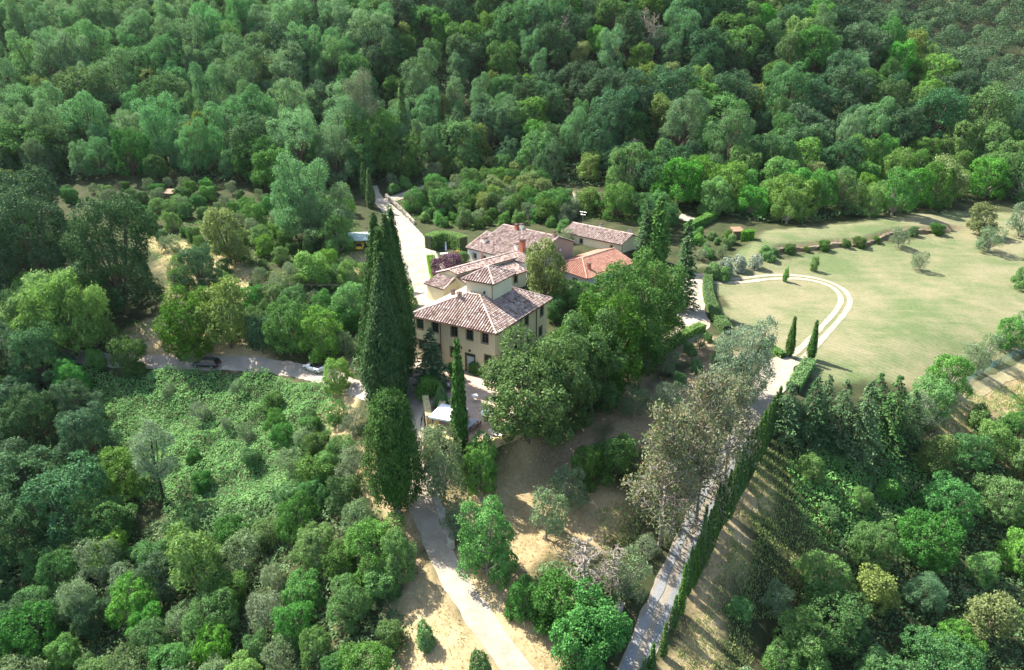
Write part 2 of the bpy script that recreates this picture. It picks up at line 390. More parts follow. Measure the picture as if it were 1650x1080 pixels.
# ------------------------------------------------------------------ roads
def catmull(p, step=1.0):
    p = [np.asarray(q, float) for q in p]; p = [2*p[0]-p[1]] + p + [2*p[-1]-p[-2]]; out = []
    for i in range(1, len(p)-2):
        n = max(2, int(np.linalg.norm(p[i+1]-p[i]) / step))
        for k in range(n):
            t = k/n; a, b, c, d = p[i-1:i+3]
            out.append(0.5*((2*b)+(-a+c)*t+(2*a-5*b+4*c-d)*t*t+(-a+3*b-3*c+d)*t**3))
    out.append(p[-2]); return np.array(out)
def strip(name, line, w, mat, lift=0.05, kind='structure', parent=None, off=0.0, rough=0.35, step=0.7):
    c = catmull(line, step); d = np.gradient(c, axis=0); d /= np.linalg.norm(d, axis=1)[:, None] + 1e-9
    nrm = np.stack([-d[:, 1], d[:, 0]], 1); k = max(3, int((max(w) if hasattr(w, '__len__') else w)/0.6) + 1)
    ww = np.interp(np.linspace(0, 1, len(c)), np.linspace(0, 1, len(w)), w) if hasattr(w, '__len__') else np.full(len(c), w)
    edge = (NZ.fbm(np.arange(len(c))*0.45 + off*9, np.full(len(c), 5.5)) - 0.47) * rough * 2
    rows = []
    for j in range(k):
        s = j/(k-1) - 0.5
        rows.append(c + nrm * (off + s*ww + np.sign(s)*edge*(abs(s) > 0.49))[:, None])
    R = np.stack(rows, 1); z = gz(R[..., 0], R[..., 1]) + lift
    # never below the coarse ground facets
    V = np.concatenate([R, z[..., None]], -1).reshape(-1, 3); n = len(c)
    ii = np.arange(n*k).reshape(n, k)
    f = np.stack([ii[:-1,:-1].ravel(), ii[:-1,1:].ravel(), ii[1:,1:].ravel(), ii[1:,:-1].ravel()], 1)
    o = link(name, mesh_np(name, V, f, mat, smooth=True), parent)
    if kind and not parent: o['kind'] = kind
    return o
def gravel_mat(name, lo, mid, hi, sc=1.0):
    m, nt, b = newmat(name); v = objcoord(nt)
    n1 = noise(nt, 0.5*sc, 5, 0.6, v); n2 = noise(nt, 5*sc, 6, 0.75, v)
    nt.links.new(ramp(nt, mixc(nt, 0.45, n1, n2), [(0.32, lo), (0.5, mid), (0.66, hi)]), b.inputs['Base Color'])
    b.inputs['Roughness'].default_value = 0.95; b.inputs['Specular IOR Level'].default_value = 0.15
    bump(nt, b, n2, 0.5, 0.06); return m
M['gravel'] = gravel_mat('pale_gravel', (0.25,0.205,0.15), (0.37,0.315,0.245), (0.48,0.42,0.34))
M['asphalt'] = gravel_mat('old_asphalt', (0.24,0.205,0.165), (0.33,0.285,0.235), (0.42,0.365,0.30))
M['lane'] = gravel_mat('grey_stone_track', (0.18,0.18,0.18), (0.28,0.28,0.28), (0.40,0.39,0.39))
M['track'] = gravel_mat('sandy_wheel_track', (0.26,0.22,0.15), (0.37,0.32,0.235), (0.47,0.41,0.31))
M['farmtrack'] = gravel_mat('dry_grass_track', (0.22,0.20,0.10), (0.32,0.28,0.15), (0.42,0.37,0.22))
M['dirt'] = gravel_mat('dirt_lane', (0.24,0.20,0.15), (0.34,0.29,0.23), (0.44,0.39,0.32))
DRIVE = gpoly([(880,1150),(833,1080),(790,1020),(752,965),(722,915),(700,868),(684,828),(672,795),(666,750),(668,705),(668,660),(668,610)])
strip('driveway', DRIVE, 2.7, M['gravel'])
COURT = gpoly([(668,640),(668,600),(672,560),(684,500),(688,450),(676,415),(660,380),(640,352),(618,330),(604,316),(598,300)])
strip('courtyard_road', COURT, [4.0,4.2,5.0,7.0,8.5,8.0,6.5,5.5,4.5,3.6,3.4], M['gravel'], lift=0.08)
LROAD = gpoly([(-60,548),(0,556),(65,567),(130,576),(200,582),(270,584),(332,585),(400,587),(460,594),(520,606),(580,628),(640,650),(668,680)])
strip('asphalt_road', LROAD, 2.8, M['asphalt'], lift=0.06)
LANE = gpoly([(985,1160),(1018,1090),(1050,1010),(1085,930),(1120,850),(1150,790),(1185,720),(1215,660),(1240,618),(1262,588)])
strip('lane_bed', LANE, 2.9, M['dirt'], lift=0.03)
strip('wheel_rut', LANE, 0.75, M['lane'], lift=0.07, off=0.75, rough=0.3); strip('wheel_rut', LANE, 0.75, M['lane'], lift=0.07, off=-0.75, rough=0.3)
strip('gravel_fork', gpoly([(1205,690),(1232,632),(1252,600),(1262,585),(1278,580)]), [2.5,3.5,4.5,4.2,3.0], M['gravel'], lift=0.1)
MTR = gpoly([(1278,582),(1306,556),(1335,525),(1356,500),(1362,482),(1350,465),(1322,453),(1285,447),(1240,447),(1195,452),(1160,453),(1128,452)])
strip('meadow_wheel_track', MTR, 1.0, M['track'], lift=0.05, off=0.8, rough=0.2); strip('meadow_wheel_track', MTR, 1.0, M['track'], lift=0.05, off=-0.8, rough=0.2)
UDRIVE = gpoly([(1122,440),(1118,465),(1112,500),(1120,520),(1105,540),(1060,560),(1030,590)])
strip('side_path', UDRIVE, [4,4,5,5.5,4,2.5,2], M['gravel'], lift=0.06)
BLANE = gpoly([(618,325),(660,312),(715,298),(790,296),(860,305),(930,318),(1000,326),(1060,340),(1100,350),(1130,362)])
strip('back_lane', BLANE, 3.6, M['dirt'], lift=0.06)
strip('farm_track', gpoly([(1500,668),(1560,640),(1600,615),(1660,585),(1720,560)]), 2.0, M['farmtrack'], lift=0.05)
ROADS = [(DRIVE,2.3),(COURT,4.0),(LROAD,2.6),(LANE,2.3),(MTR,2.0),(UDRIVE,2.6),(BLANE,2.2)]
def off_roads(x, y, extra=0.0):
    for l, w in ROADS:
        if seg_dist(np.array(x), np.array(y), l) < w + extra: return False
    return True

# ------------------------------------------------------------------ vegetation: shapes shared by all trees of a kind
def norm(a): return a / (np.linalg.norm(a, axis=-1, keepdims=True) + 1e-9)
def leaf_quads(c, n, s, rng, aspect=0.6, tdir=None, tj=0.4):
    n = norm(n); r = norm(rng.normal(size=c.shape))
    if tdir is not None: r = norm(tdir + tj*r)
    t = norm(r - (r*n).sum(-1, keepdims=True)*n); b = np.cross(n, t)
    s = np.broadcast_to(np.asarray(s, float).reshape(-1, 1) if np.ndim(s) else s, (len(c), 1))
    h = 0.5*s
    V = np.stack([c+t*h, c+b*h*aspect, c-t*h, c-b*h*aspect], 1).reshape(-1, 3)
    return V, np.arange(len(c)*4).reshape(-1, 4)
def leaves_mesh(name, c, n, s, rng, mat, tint, **k):
    V, F = leaf_quads(c, n, s, rng, **k); return mesh_np(name, V, F, mat, np.repeat(np.clip(tint, 0, 1), 4))
def limbs_mesh(name, paths, mat, k=6):
    m = MB()
    for p, r in paths: m.tube(p, r, k, cap=False)
    return m.mesh(name, mat, True)
def sphere_dirs(rng, n): return norm(rng.normal(size=(n, 3)))

def crown_from_clumps(name, P, N, cr, lpc, leaf, rng, mat, jitter=0.55, flat=0.5, aspect=0.6, tint_sd=0.16, dome=0.35):
    n = len(P); cr = np.broadcast_to(cr, (n,))
    off = rng.normal(size=(n, lpc, 3)) * 0.48
    along = (off*N[:, None]).sum(-1, keepdims=True)
    tan = off - along*N[:, None]
    off = tan + N[:, None]*(along*flat - dome*(tan**2).sum(-1, keepdims=True))
    C = P[:, None] + off*cr[:, None, None]
    LN = 0.75*N[:, None] + 0.8*tan + jitter*rng.normal(size=off.shape)
    base = rng.normal(0.45, tint_sd, n)
    T = base[:, None] + rng.normal(0, 0.14, (n, lpc))
    S = leaf*rng.uniform(0.65, 1.3, (n, lpc))
    return leaves_mesh(name, C.reshape(-1, 3), LN.reshape(-1, 3), S.ravel(), rng, mat, T.ravel(), aspect=aspect)

def proto_broad(kind, seed, h, w, th, nlobes, nclump, lpc, leaf, cr, mat, bark, spread=1.0, lobe=(0.30,0.46), jitter=0.55, aspect=0.6, low=-0.6, tsd=0.16):
    rng = np.random.default_rng(seed); R = w/2; hc = h-th
    L = [((0, 0, th+hc*0.52), min(R*0.62, hc*0.45))]
    for i in range(nlobes):
        zf = (rng.uniform(0.0, 0.28) if i % 3 == 1 else rng.uniform(0.2, 0.84)) if i else 0.78
        mr = R*math.sqrt(max(0.05, 1-((zf-0.38)/0.66)**2))
        lr = R*rng.uniform(*lobe); a = i*2.4 + rng.uniform(-0.5, 0.5)
        rad = max(0, mr - lr*0.9)*rng.uniform(0.7, 1.05)*spread
        z = min(th + zf*hc, h - lr*0.92); z = max(z, th*0.7 + lr*0.35)
        L.append(((rad*math.cos(a), rad*math.sin(a), z), lr))
    LC = np.array([l[0] for l in L]); LR = np.array([l[1] for l in L])
    pr = LR**2/np.sum(LR**2); P = []; N = []
    tries = 0
    while len(P) < nclump and tries < nclump*40:
        tries += 1
        i = rng.choice(len(L), p=pr); d = norm(rng.normal(size=3))
        if d[2] < low: continue
        p = LC[i] + d*LR[i]*rng.uniform(0.86, 1.10)
        q = np.linalg.norm(LC-p, axis=1)/LR; q[i] = 2
        if q.min() < 0.84: continue
        P.append(p); N.append(norm(d + np.array([0, 0, 0.4])))
    P = np.array(P); N = np.array(N)
    crown = crown_from_clumps('crown', P, N, cr*rng.uniform(0.7, 1.35, len(P)), lpc, leaf, rng, mat, jitter=jitter, aspect=aspect, tint_sd=tsd)
    tr = max(0.10, w*0.030)
    paths = [([(0,0,-1.2),(0.02*h*rng.normal()*0.3,0,th*0.6),(0.04*rng.normal(),0.04*rng.normal(),th*1.02),(0,0,th+hc*0.55)], [tr*1.35,tr,tr*0.85,tr*0.3])]
    for c, r in zip(LC[1:], LR[1:]):
        s = np.array([0, 0, th*rng.uniform(0.75, 1.05)]); mid = s*0.5+c*0.5+np.array([0, 0, -0.12*r])
        paths.append(([s, mid, c, c+norm(c-s)*r*0.7], [tr*0.5, tr*0.36, tr*0.2, tr*0.06]))
    return dict(kind=kind, h=h, w=w, parts=[('trunk', limbs_mesh('trunk', paths, bark, 6)), ('crown', crown)])

def proto_cypress(kind, seed, h, w, mat, bark, nclump, lpc, leaf, foot=0.05, blunt=0.55, belly=0.35, base=0.55):
    rng = np.random.default_rng(seed); R = w/2
    zf = rng.random(nclump*2)
    def prof(z):
        z = np.clip(z, 0, 1)
        up = np.clip((1-z)/(1-belly), 0, 1)**blunt; dn = np.clip((z-foot)/(belly*0.55), 0, 1)**0.45
        return np.minimum(up, base+(1-base)*dn)
    keep = rng.random(len(zf)) < prof(zf)*0.9+0.12; zf = foot + (1-foot)*zf[keep][:nclump]
    a = rng.uniform(0, 2*math.pi, len(zf)); ph = rng.uniform(0, 6, 6)
    rr = R*prof(zf)*(1+0.10*np.sin(3*a+ph[0]+zf*5)+0.07*np.sin(7*a-zf*16+ph[1])+0.06*rng.normal(size=len(zf)))*rng.uniform(0.82, 1.03, len(zf))
    P = np.stack([rr*np.cos(a), rr*np.sin(a), zf*h*0.985], 1)
    O = np.stack([np.cos(a), np.sin(a), 0.25+0.6*zf**4], 1)
    ch = min(0.55, 0.012*h+0.25); cw = min(0.34, 0.05*w+0.10)
    off = rng.normal(size=(len(P), lpc, 3))*np.array([cw, cw, ch])*0.6
    C = P[:, None]+off; C[..., 2] = np.minimum(C[..., 2], h)
    LN = norm(O)[:, None] + 0.5*rng.normal(size=off.shape)*np.array([1, 1, 0.6])
    T = rng.normal(0.45, 0.17, len(P))[:, None] + rng.normal(0, 0.13, (len(P), lpc))
    S = leaf*rng.uniform(0.7, 1.3, T.shape)
    up = np.broadcast_to(np.array([0, 0, 1.0]), C.reshape(-1, 3).shape) + 0.35*np.repeat(O, lpc, 0)
    crown = leaves_mesh('crown', C.reshape(-1, 3), LN.reshape(-1, 3), S.ravel(), rng, mat, T.ravel(), aspect=0.42, tdir=up, tj=0.35)
    tr = max(0.06, min(0.45, w*0.07))
    # dense inner twigs keep the column from being see-through
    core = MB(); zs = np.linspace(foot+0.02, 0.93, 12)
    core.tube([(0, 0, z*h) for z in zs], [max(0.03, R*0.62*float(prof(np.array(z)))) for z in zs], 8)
    return dict(kind=kind, h=h, w=w, parts=[('trunk', limbs_mesh('trunk', [([(0,0,-0.8),(0,0,h*foot),(0,0,h*0.7)], [tr*1.2, tr, tr*0.3])], bark)),
        ('inner_twigs', core.mesh('inner_twigs', M['twigs'], True)), ('crown', crown)])

def proto_conifer(kind, seed, h, w, mat, bark, levels, nb, leaf, dens=26, droop=0.25, th=0.06, exp=0.8):
    rng = np.random.default_rng(seed); R = w/2; C = []; N = []; T = []; D = []; paths = [([(0,0,-0.8),(0,0,h*0.5),(0,0,h*0.98)], [w*0.035, w*0.022, 0.02])]
    for l in range(levels):
        zf = th + (1-th)*(l/levels); ln = R*(1-zf)**exp*rng.uniform(0.85, 1.12)+0.15
        for b in range(nb if zf < 0.75 else max(3, nb-3)):
            a = b*2*math.pi/nb + l*1.1 + rng.uniform(-0.3, 0.3); L_ = ln*rng.uniform(0.75, 1.12); z0 = zf*h + rng.uniform(-0.2, 0.2)
            d = np.array([math.cos(a), math.sin(a), 0]); side = np.array([-d[1], d[0], 0]); k = int(dens*max(0.35, L_/R))
            s = rng.uniform(0.2, 1, k)**0.8
            tone = rng.normal(0.42, 0.15)
            p = d*(s*L_)[:, None] + side*(rng.normal(0, 0.16, k)*L_*(1.15-s*0.8))[:, None]
            z = z0 + L_*(0.28*s - droop*2.0*s*s) + rng.normal(0, 0.09, k)
            C.append(np.c_[p[:, :2], z]); N.append(np.tile(np.array([d[0]*0.35, d[1]*0.35, 1.0]), (k, 1))+0.42*rng.normal(size=(k, 3)))
            T.append(tone+0.25*(s-0.6)+rng.normal(0, 0.1, k)); D.append(np.tile(d, (k, 1)))
            if b % 2 == 0: paths.append(([(0,0,z0), tuple(d*L_*0.8+np.array([0,0,z0-L_*0.05]))], [0.05, 0.015]))
    C = np.concatenate(C); N = np.concatenate(N); T = np.concatenate(T); D = np.concatenate(D)
    crown = leaves_mesh('crown', C, N, leaf*rng.uniform(0.7, 1.3, len(C)), rng, mat, T, aspect=0.5, tdir=D, tj=0.6)
    return dict(kind=kind, h=h, w=w, parts=[('trunk', limbs_mesh('trunk', paths, bark, 5)), ('crown', crown)])

def proto_dead(kind, seed, h, w, mat, bark, nlimb, leaves, leaf, th=0.15, up=0.5):
    rng = np.random.default_rng(seed); R = w/2; paths = [([(0,0,-0.8),(0.1,0,h*0.4),(0.2*rng.normal(),0.2*rng.normal(),h)], [0.2, 0.13, 0.02])]; tips = []
    for i in range(nlimb):
        zf = th+(0.95-th)*(i/nlimb)**0.9; a = i*2.4+rng.uniform(-0.4, 0.4); ln = R*(1-0.75*zf)*rng.uniform(0.7, 1.15)
        s = np.array([0, 0, zf*h]); d = np.array([math.cos(a), math.sin(a), up*rng.uniform(0.2, 1.3)])
        e = s+d*ln; m = (s+e)/2+rng.normal(0, 0.12, 3)*ln
        paths.append(([s, m, e], [0.075, 0.05, 0.018]))
        for j in range(7):
            t = rng.uniform(0.3, 1); b = s*(1-t)+e*t; q = norm(d+rng.normal(0, 0.8, 3))*ln*rng.uniform(0.25, 0.5)
            paths.append(([b, b+q*0.5+rng.normal(0, 0.05, 3), b+q], [0.035, 0.028, 0.012])); tips.append(b+q)
            for k in range(2):
                q2 = norm(q+rng.normal(0, 0.7, 3)*np.linalg.norm(q))*ln*0.22; paths.append(([b+q*0.6, b+q*0.6+q2], [0.022, 0.01])); tips.append(b+q*0.6+q2)
    tips = np.array(tips); pick = tips[rng.choice(len(tips), leaves)]
    C = pick+rng.normal(0, 0.28, (leaves, 3)); clump = np.repeat(rng.normal(0.5, 0.2, leaves//12+1), 12)[:leaves]
    crown = leaves_mesh('crown', C, rng.normal(size=(leaves, 3))+np.array([0, 0, 0.6]), leaf*rng.uniform(0.6, 1.3, leaves), rng, mat, clump+rng.normal(0, 0.15, leaves), aspect=0.5)
    return dict(kind=kind, h=h, w=w, parts=[('trunk', limbs_mesh('trunk', paths, bark, 4)), ('crown', crown)])

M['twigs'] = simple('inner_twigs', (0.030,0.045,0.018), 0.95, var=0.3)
PR = {}
PR['oak'] = [proto_broad('oak', 10+i, 12, 12, 1.4, 18+i, 620, 26, 0.32, 0.68, M['oak'], M['bark'], low=-0.7, lobe=(0.20,0.36)) for i in range(4)]
PR['robinia'] = [proto_broad('robinia', 20+i, 15, 10.5, 1.6, 26, 680, 26, 0.28, 0.72, M['robinia'], M['bark'], lobe=(0.16,0.31), jitter=0.8, aspect=0.5, low=-0.7) for i in range(4)]
PR['holm'] = [proto_broad('holm', 30+i, 12, 11, 1.0, 18, 620, 26, 0.29, 0.64, M['holm'], M['bark'], low=-0.7, lobe=(0.20,0.36)) for i in range(3)]
PR['bigholm'] = [proto_broad('bigholm', 35+i, 20, 17, 2.0, 20, 900, 34, 0.36, 0.95, M['holm'], M['bark'], low=-0.7, lobe=(0.22,0.36)) for i in range(2)]
PR['chestnut'] = [proto_broad('chestnut', 40+i, 10, 11, 0.8, 17, 560, 26, 0.32, 0.66, M['chestnut'], M['palebark'], lobe=(0.20,0.36), low=-0.7) for i in range(4)]
PR['linden'] = [proto_broad('linden', 50+i, 15, 12.5, 1.0, 24, 900, 26, 0.32, 0.72, M['linden'], M['bark'], lobe=(0.20,0.36), low=-0.85, tsd=0.12) for i in range(3)]
PR['olive'] = [proto_broad('olive', 60+i, 4.6, 4.8, 0.9, 8, 150, 36, 0.22, 0.55, M['olive'], M['palebark'], jitter=0.9, aspect=0.35) for i in range(3)]
PR['willow'] = [proto_broad('willow', 65, 11, 10, 1.0, 14, 520, 32, 0.30, 0.75, M['willow'], M['bark'], low=-0.9, jitter=0.8, aspect=0.4)]
PR['shrub'] = [proto_broad('shrub', 70+i, 3.4, 4.2, 0.15, 8, 150, 32, 0.26, 0.55, M['shrub'], M['bark'], low=-0.8) for i in range(4)]
PR['bush'] = [proto_broad('bush', 130+i, 6, 6.5, 0.2, 16, 420, 24, 0.25, 0.55, M['oak'], M['bark'], low=-0.8, lobe=(0.20,0.36)) for i in range(3)]
PR['paletree'] = [proto_broad('paletree', 135, 11, 6, 4.2, 12, 300, 26, 0.24, 0.6, M['willow'], M['twigs'], low=-0.5, lobe=(0.22,0.36), jitter=0.8, aspect=0.4)]
PR['yellowtree'] = [proto_broad('yellowtree', 75+i, 8, 7.5, 1.4, 11, 240, 30, 0.34, 0.75, M['yellowtree'], M['bark'], jitter=0.7) for i in range(2)]
PR['plum'] = [proto_broad('plum', 78, 4.0, 5.0, 0.5, 8, 170, 32, 0.26, 0.6, M['plum'], M['bark'], low=-0.7)]
PR['lavender'] = [proto_broad('lavender', 79, 1.4, 2.2, 0.05, 6, 70, 40, 0.16, 0.35, M['lavender'], M['bark'], low=-0.3)]
PR['bamboo'] = [proto_broad('bamboo', 80+i, 7.5, 5.5, 1.0, 12, 200, 34, 0.40, 0.75, M['bamboo'], M['bark'], lobe=(0.26,0.40), jitter=0.7, aspect=0.3, low=-0.6) for i in range(2)]
PR['cypress'] = [proto_cypress('cypress', 90+i, 25, 5.0, M['cypress'], M['bark'], 2600, 10, 0.36, blunt=0.85, belly=0.30) for i in range(3)]
PR['fatcypress'] = [proto_cypress('fatcypress', 94, 18, 7.0, M['cypress'], M['palebark'], 2600, 12, 0.30, foot=0.13, blunt=0.34, belly=0.45)]
PR['slimcypress'] = [proto_cypress('slimcypress', 96+i, 8, 1.15, M['rowcypress'], M['bark'], 480, 10, 0.30, foot=0.03, blunt=0.80, belly=0.30, base=0.30) for i in range(3)]
PR['cedar'] = [proto_conifer('cedar', 100+i, 11, 8.0, M['cedar'], M['bark'], 24, 9, 0.34, 46) for i in range(3)]
PR['darkfir'] = [proto_conifer('darkfir', 105, 12, 4.2, M['cedar'], M['bark'], 30, 8, 0.36, 30, droop=0.2)]
PR['pine'] = [proto_broad('pine', 110, 17, 9.5, 5.0, 14, 330, 30, 0.36, 0.85, M['pine'], M['bark'], lobe=(0.20,0.34), jitter=0.9, aspect=0.3, low=-0.3)]
PR['dry'] = [proto_dead('dry', 115+i, 11, 8.0, M['dry'], M['deadwood'], 40, 7000, 0.27) for i in range(2)]
PR['bare'] = [proto_dead('bare', 120+i, 7, 5.0, M['dry'], M['deadwood'], 24, 260, 0.22) for i in range(2)]

KINDNAME = dict(oak='oak_tree', robinia='robinia_tree', holm='holm_oak_tree', bigholm='holm_oak_tree', chestnut='chestnut_tree', linden='linden_tree', olive='olive_tree', willow='willow_tree',
    shrub='shrub', bush='broadleaf_bush', paletree='pale_tree', yellowtree='broadleaf_tree', plum='purple_shrub', lavender='grey_shrub', bamboo='bamboo_clump', cypress='cypress_tree', fatcypress='cypress_tree',
    slimcypress='cypress_tree', cedar='cedar_tree', darkfir='conifer_tree', pine='pine_tree', dry='dying_conifer', bare='dead_tree')
CNT = {}
def plant(kind, x, y, h, w=None, label=None, group=None, cat=None, z=None, lean=0.0):
    i = CNT.get(kind, 0); CNT[kind] = i+1
    p = PR[kind][i % len(PR[kind])]
    sh = h/p['h']; sw = (w/p['w']) if w else sh
    z = float(gz(x, y)) if z is None else z
    nm = KINDNAME[kind]
    if label and (' bush' in label.split(',')[0].split(' by ')[0].split(' beside ')[0]): nm = 'shrub'; cat = 'shrub'
    elif kind == 'bamboo' and cat == 'tree': nm = 'broadleaf_tree'
    if cat is None: cat = 'shrub' if 'shrub' in nm else ('bamboo' if kind == 'bamboo' else 'tree')
    r = thing(nm, label, cat, (x, y, z-0.05), RNG.uniform(0, 6.283), group)
    r.scale = (sw, sw, sh)
    if lean: r.rotation_euler[0] = RNG.normal(0, lean); r.rotation_euler[1] = RNG.normal(0, lean)
    for pn, me in p['parts']: link('stem' if pn == 'trunk' and cat in ('shrub', 'bamboo') else ('foliage' if pn == 'crown' and cat in ('shrub', 'bamboo') else pn), me, r)
    PLACED.append((x, y, 0.5*(w or p['w']*sh)))
    return r
PLACED = []
def plant_px(kind, u, vb, vt, wpx=None, label=None, group=None, cat=None, ut=None):
    """base pixel on the ground, crown top row and crown width in photo pixels"""
    x, y = gpx(u, vb); z = float(gz(x, y)); h = 1.0
    for k in range(2, 200):
        if proj(x, y, z + k*0.2)[1] <= vt: h = k*0.2; break
    t = proj(x, y, z + h*0.5)[2]
    r = plant(kind, x, y, h, wpx*t/FPX if wpx else None, label, group, cat)
    if ut is not None:
        uu, _, tt = proj(x, y, z+h); r.rotation_euler = (0, math.atan2((ut-uu)*tt/FPX, h), 0)
    return r

def in_view(x, y, z, h, mu=90, mv=110):
    if y < 25: return False
    u, v, t = proj(x, y, z); u2, v2, t2 = proj(x, y, z+h)
    return -mu < u < 1650+mu and v2 < 1080+mv and v > -mv*0.3
def scatter(poly, spacing, kinds, hr, label, group, clear=0.55, relw=(0.85,1.15), tries=60, avoid=True, rmul=1.0, roadpad=0.5):
    """kinds: list of (kind, weight); label: dict kind -> label"""
    poly = np.array(poly); lo = poly.min(0); hi = poly.max(0); n = 0
    ks = [k for k, _ in kinds]; wt = np.array([w for _, w in kinds], float); wt /= wt.sum()
    area = abs(0.5*np.sum(poly[:,0]*np.roll(poly[:,1],-1)-np.roll(poly[:,0],-1)*poly[:,1])); N = int(area/spacing**2*tries/4)
    cand = RNG.uniform(lo, hi, (N, 2)); ins = poly_sd(cand[:, 0], cand[:, 1], poly) < 0
    mine = []
    for x, y in cand[ins]:
        if mine and min((x-a)**2+(y-b)**2 for a, b in mine) < spacing**2: continue
        z = float(gz(x, y)); k = ks[RNG.choice(len(ks), p=wt)]; h = RNG.uniform(*hr[k])
        if not in_view(x, y, z, h): continue
        if not off_roads(x, y, roadpad + 0.12*h): continue
        if avoid and any((x-a)**2+(y-b)**2 < (clear*(r+1.0))**2 for a, b, r in PLACED if abs(x-a) < 12): continue
        p = PR[k][0]
        q = hr[k]; size = 'tall ' if h > q[0]*0.35+q[1]*0.65 else ('low ' if h < q[0]*0.7+q[1]*0.3 else '')
        lm = min(LANDMARK, key=lambda a: (a[0]-x)**2+(a[1]-y)**2); dl = math.hypot(lm[0]-x, lm[1]-y)
        lab = size + label[k] + (', next to the ' + lm[2] if dl < 5.5 else (', near the ' + lm[2] if dl < 11 else ''))
        if len(lab.split()) > 16: lab = lab.replace('low ', '', 1) if lab.startswith('low ') else lab.replace('tall ', '', 1)
        if len(lab.split()) > 16: lab = lab.split(',')[0]
        plant(k, x, y, h, p['w']*h/p['h']*RNG.uniform(*relw), lab, group, lean=0.03); mine.append((x, y)); n += 1
    return n

# --- the old cypresses beside the villa
CYP = 'old cypresses clustered beside the villa'
for u, ut, vb, vt, w, lb in ((622,613,668,407,66,'broad old cypress at the front of the cluster beside the villa, shorter than its neighbours'),
    (628,609,652,366,58,'old cypress with a tapering top in the cluster beside the villa'),
    (608,601,640,344,56,'tall old cypress on the field side of the cluster beside the villa'),
    (642,619,622,341,56,'tall old cypress against the gravel court in the cluster beside the villa'),
    (650,628,600,333,50,'tallest old cypress at the back of the cluster beside the villa')):
    plant_px('cypress', u, vb, vt, w, lb, CYP, ut=ut)
plant_px('fatcypress', 641, 828, 627, 90, 'stout rounded cypress with a bare trunk at the edge of the driveway')
plant_px('slimcypress', 742, 728, 549, 24, 'slender cypress standing alone at the edge of the paved terrace')
plant_px('darkfir', 697, 628, 528, 66, 'dark conifer pressed against the villa facade beside the old cypresses')
for u, vb, vt, w in ((588,318,262,11),(598,335,272,12)): plant_px('slimcypress', u, vb, vt, w, 'thin cypress at the mouth of the road into the woods', 'thin cypresses by the wood road')
plant_px('slimcypress', 653, 275, 132, 16, 'thin dark cypress rising out of the wooded hillside')
plant_px('slimcypress', 1058, 425, 318, 30, 'pointed grey-green cypress behind the small annex')
plant_px('darkfir', 1038, 420, 322, 44, 'dark conifer beside the pointed cypress behind the annex')
plant_px('darkfir', 1098, 500, 352, 56, 'tall dark conifer beside the gravel side path')
plant_px('slimcypress', 1271, 575, 511, 12, 'slim cypress at the meadow gate beside the low hedge', None)
plant_px('slimcypress', 1306, 579, 517, 12, 'slim cypress at the meadow gate at the end of the clipped hedge', None)
# --- the avenue of cypresses along the lane
ROW = [(1035,1105,1062),(1049,1080,1036),(1068,1058,1004),(1084,1015,960),(1096,990,907),(1107,958,883),(1116,946,869),(1125,930,816),(1135,911,821),(1144,890,793),(1149,876,781),
       (1158,855,767),(1167,844,758),(1176,834,725),(1186,809,715),(1194,795,704),(1201,782,694),(1208,768,684),(1215,754,672),(1222,741,662),(1229,728,652),(1236,715,640),(1242,702,632),(1248,690,622)]
ORD = ['first','second','third','fourth','fifth','sixth','seventh','eighth','ninth','tenth','eleventh','twelfth','thirteenth','fourteenth','fifteenth','sixteenth','seventeenth','eighteenth','nineteenth','twentieth','twenty-first','twenty-second','twenty-third','twenty-fourth']
for i, (u, vb, vt) in enumerate(ROW): plant_px('slimcypress', u, vb, vt, 11.5, ORD[len(ROW)-1-i] + ' slim cypress from the meadow gate in the row along the stone lane', 'row of cypresses along the lane')
# --- lindens in front of the villa
LG = 'lindens lining the terrace'
for u, vb, vt, w in ((850,706,526,172),(905,690,520,120),(948,655,492,125),(968,625,452,140),(1004,590,412,142),(1040,560,398,125),(905,640,505,90)):
    plant_px('linden', u, vb, vt, w, ('dense dark green linden standing between the row of lindens and the villa wall' if u == 905 and vb == 640 else ORD[[850,905,948,968,1004,1040].index(u)] + ' big dense linden from the terrace parapet in the row beside the villa'), LG)
plant_px('yellowtree', 877, 492, 390, 72, 'thin-leaved tree with a bare trunk standing behind the villa')
plant_px('shrub', 915, 492, 450, 66, 'rounded green shrub below the red tiled roof')
plant_px('willow', 1192, 642, 510, 108, 'large silvery blue-green willow beside the meadow gate')
CED = ['dark spreading conifer in the clump, right against the cypress row','dark spreading conifer beside the cypress row in the meadow clump','dark conifer in the middle of the clump below the meadow','big conifer with a full skirt of branches in the clump below the meadow','conifer at the fence end of the clump below the meadow','low conifer at the end of the clump nearest the net fence','conifer at the back of the clump against the meadow, near the clipped hedge','conifer at the back of the clump against the open meadow']
# --- conifers below the meadow
for u, vb, vt, w in ((1262,702,618,80),(1300,712,606,84),(1345,722,612,82),(1378,742,612,92),(1425,722,605,96),(1458,712,628,70),(1322,690,604,70),(1400,700,600,80)):
    plant_px('cedar', u, vb, vt, w, CED[CNT.get('cedar', 0)], 'conifer clump below the meadow')
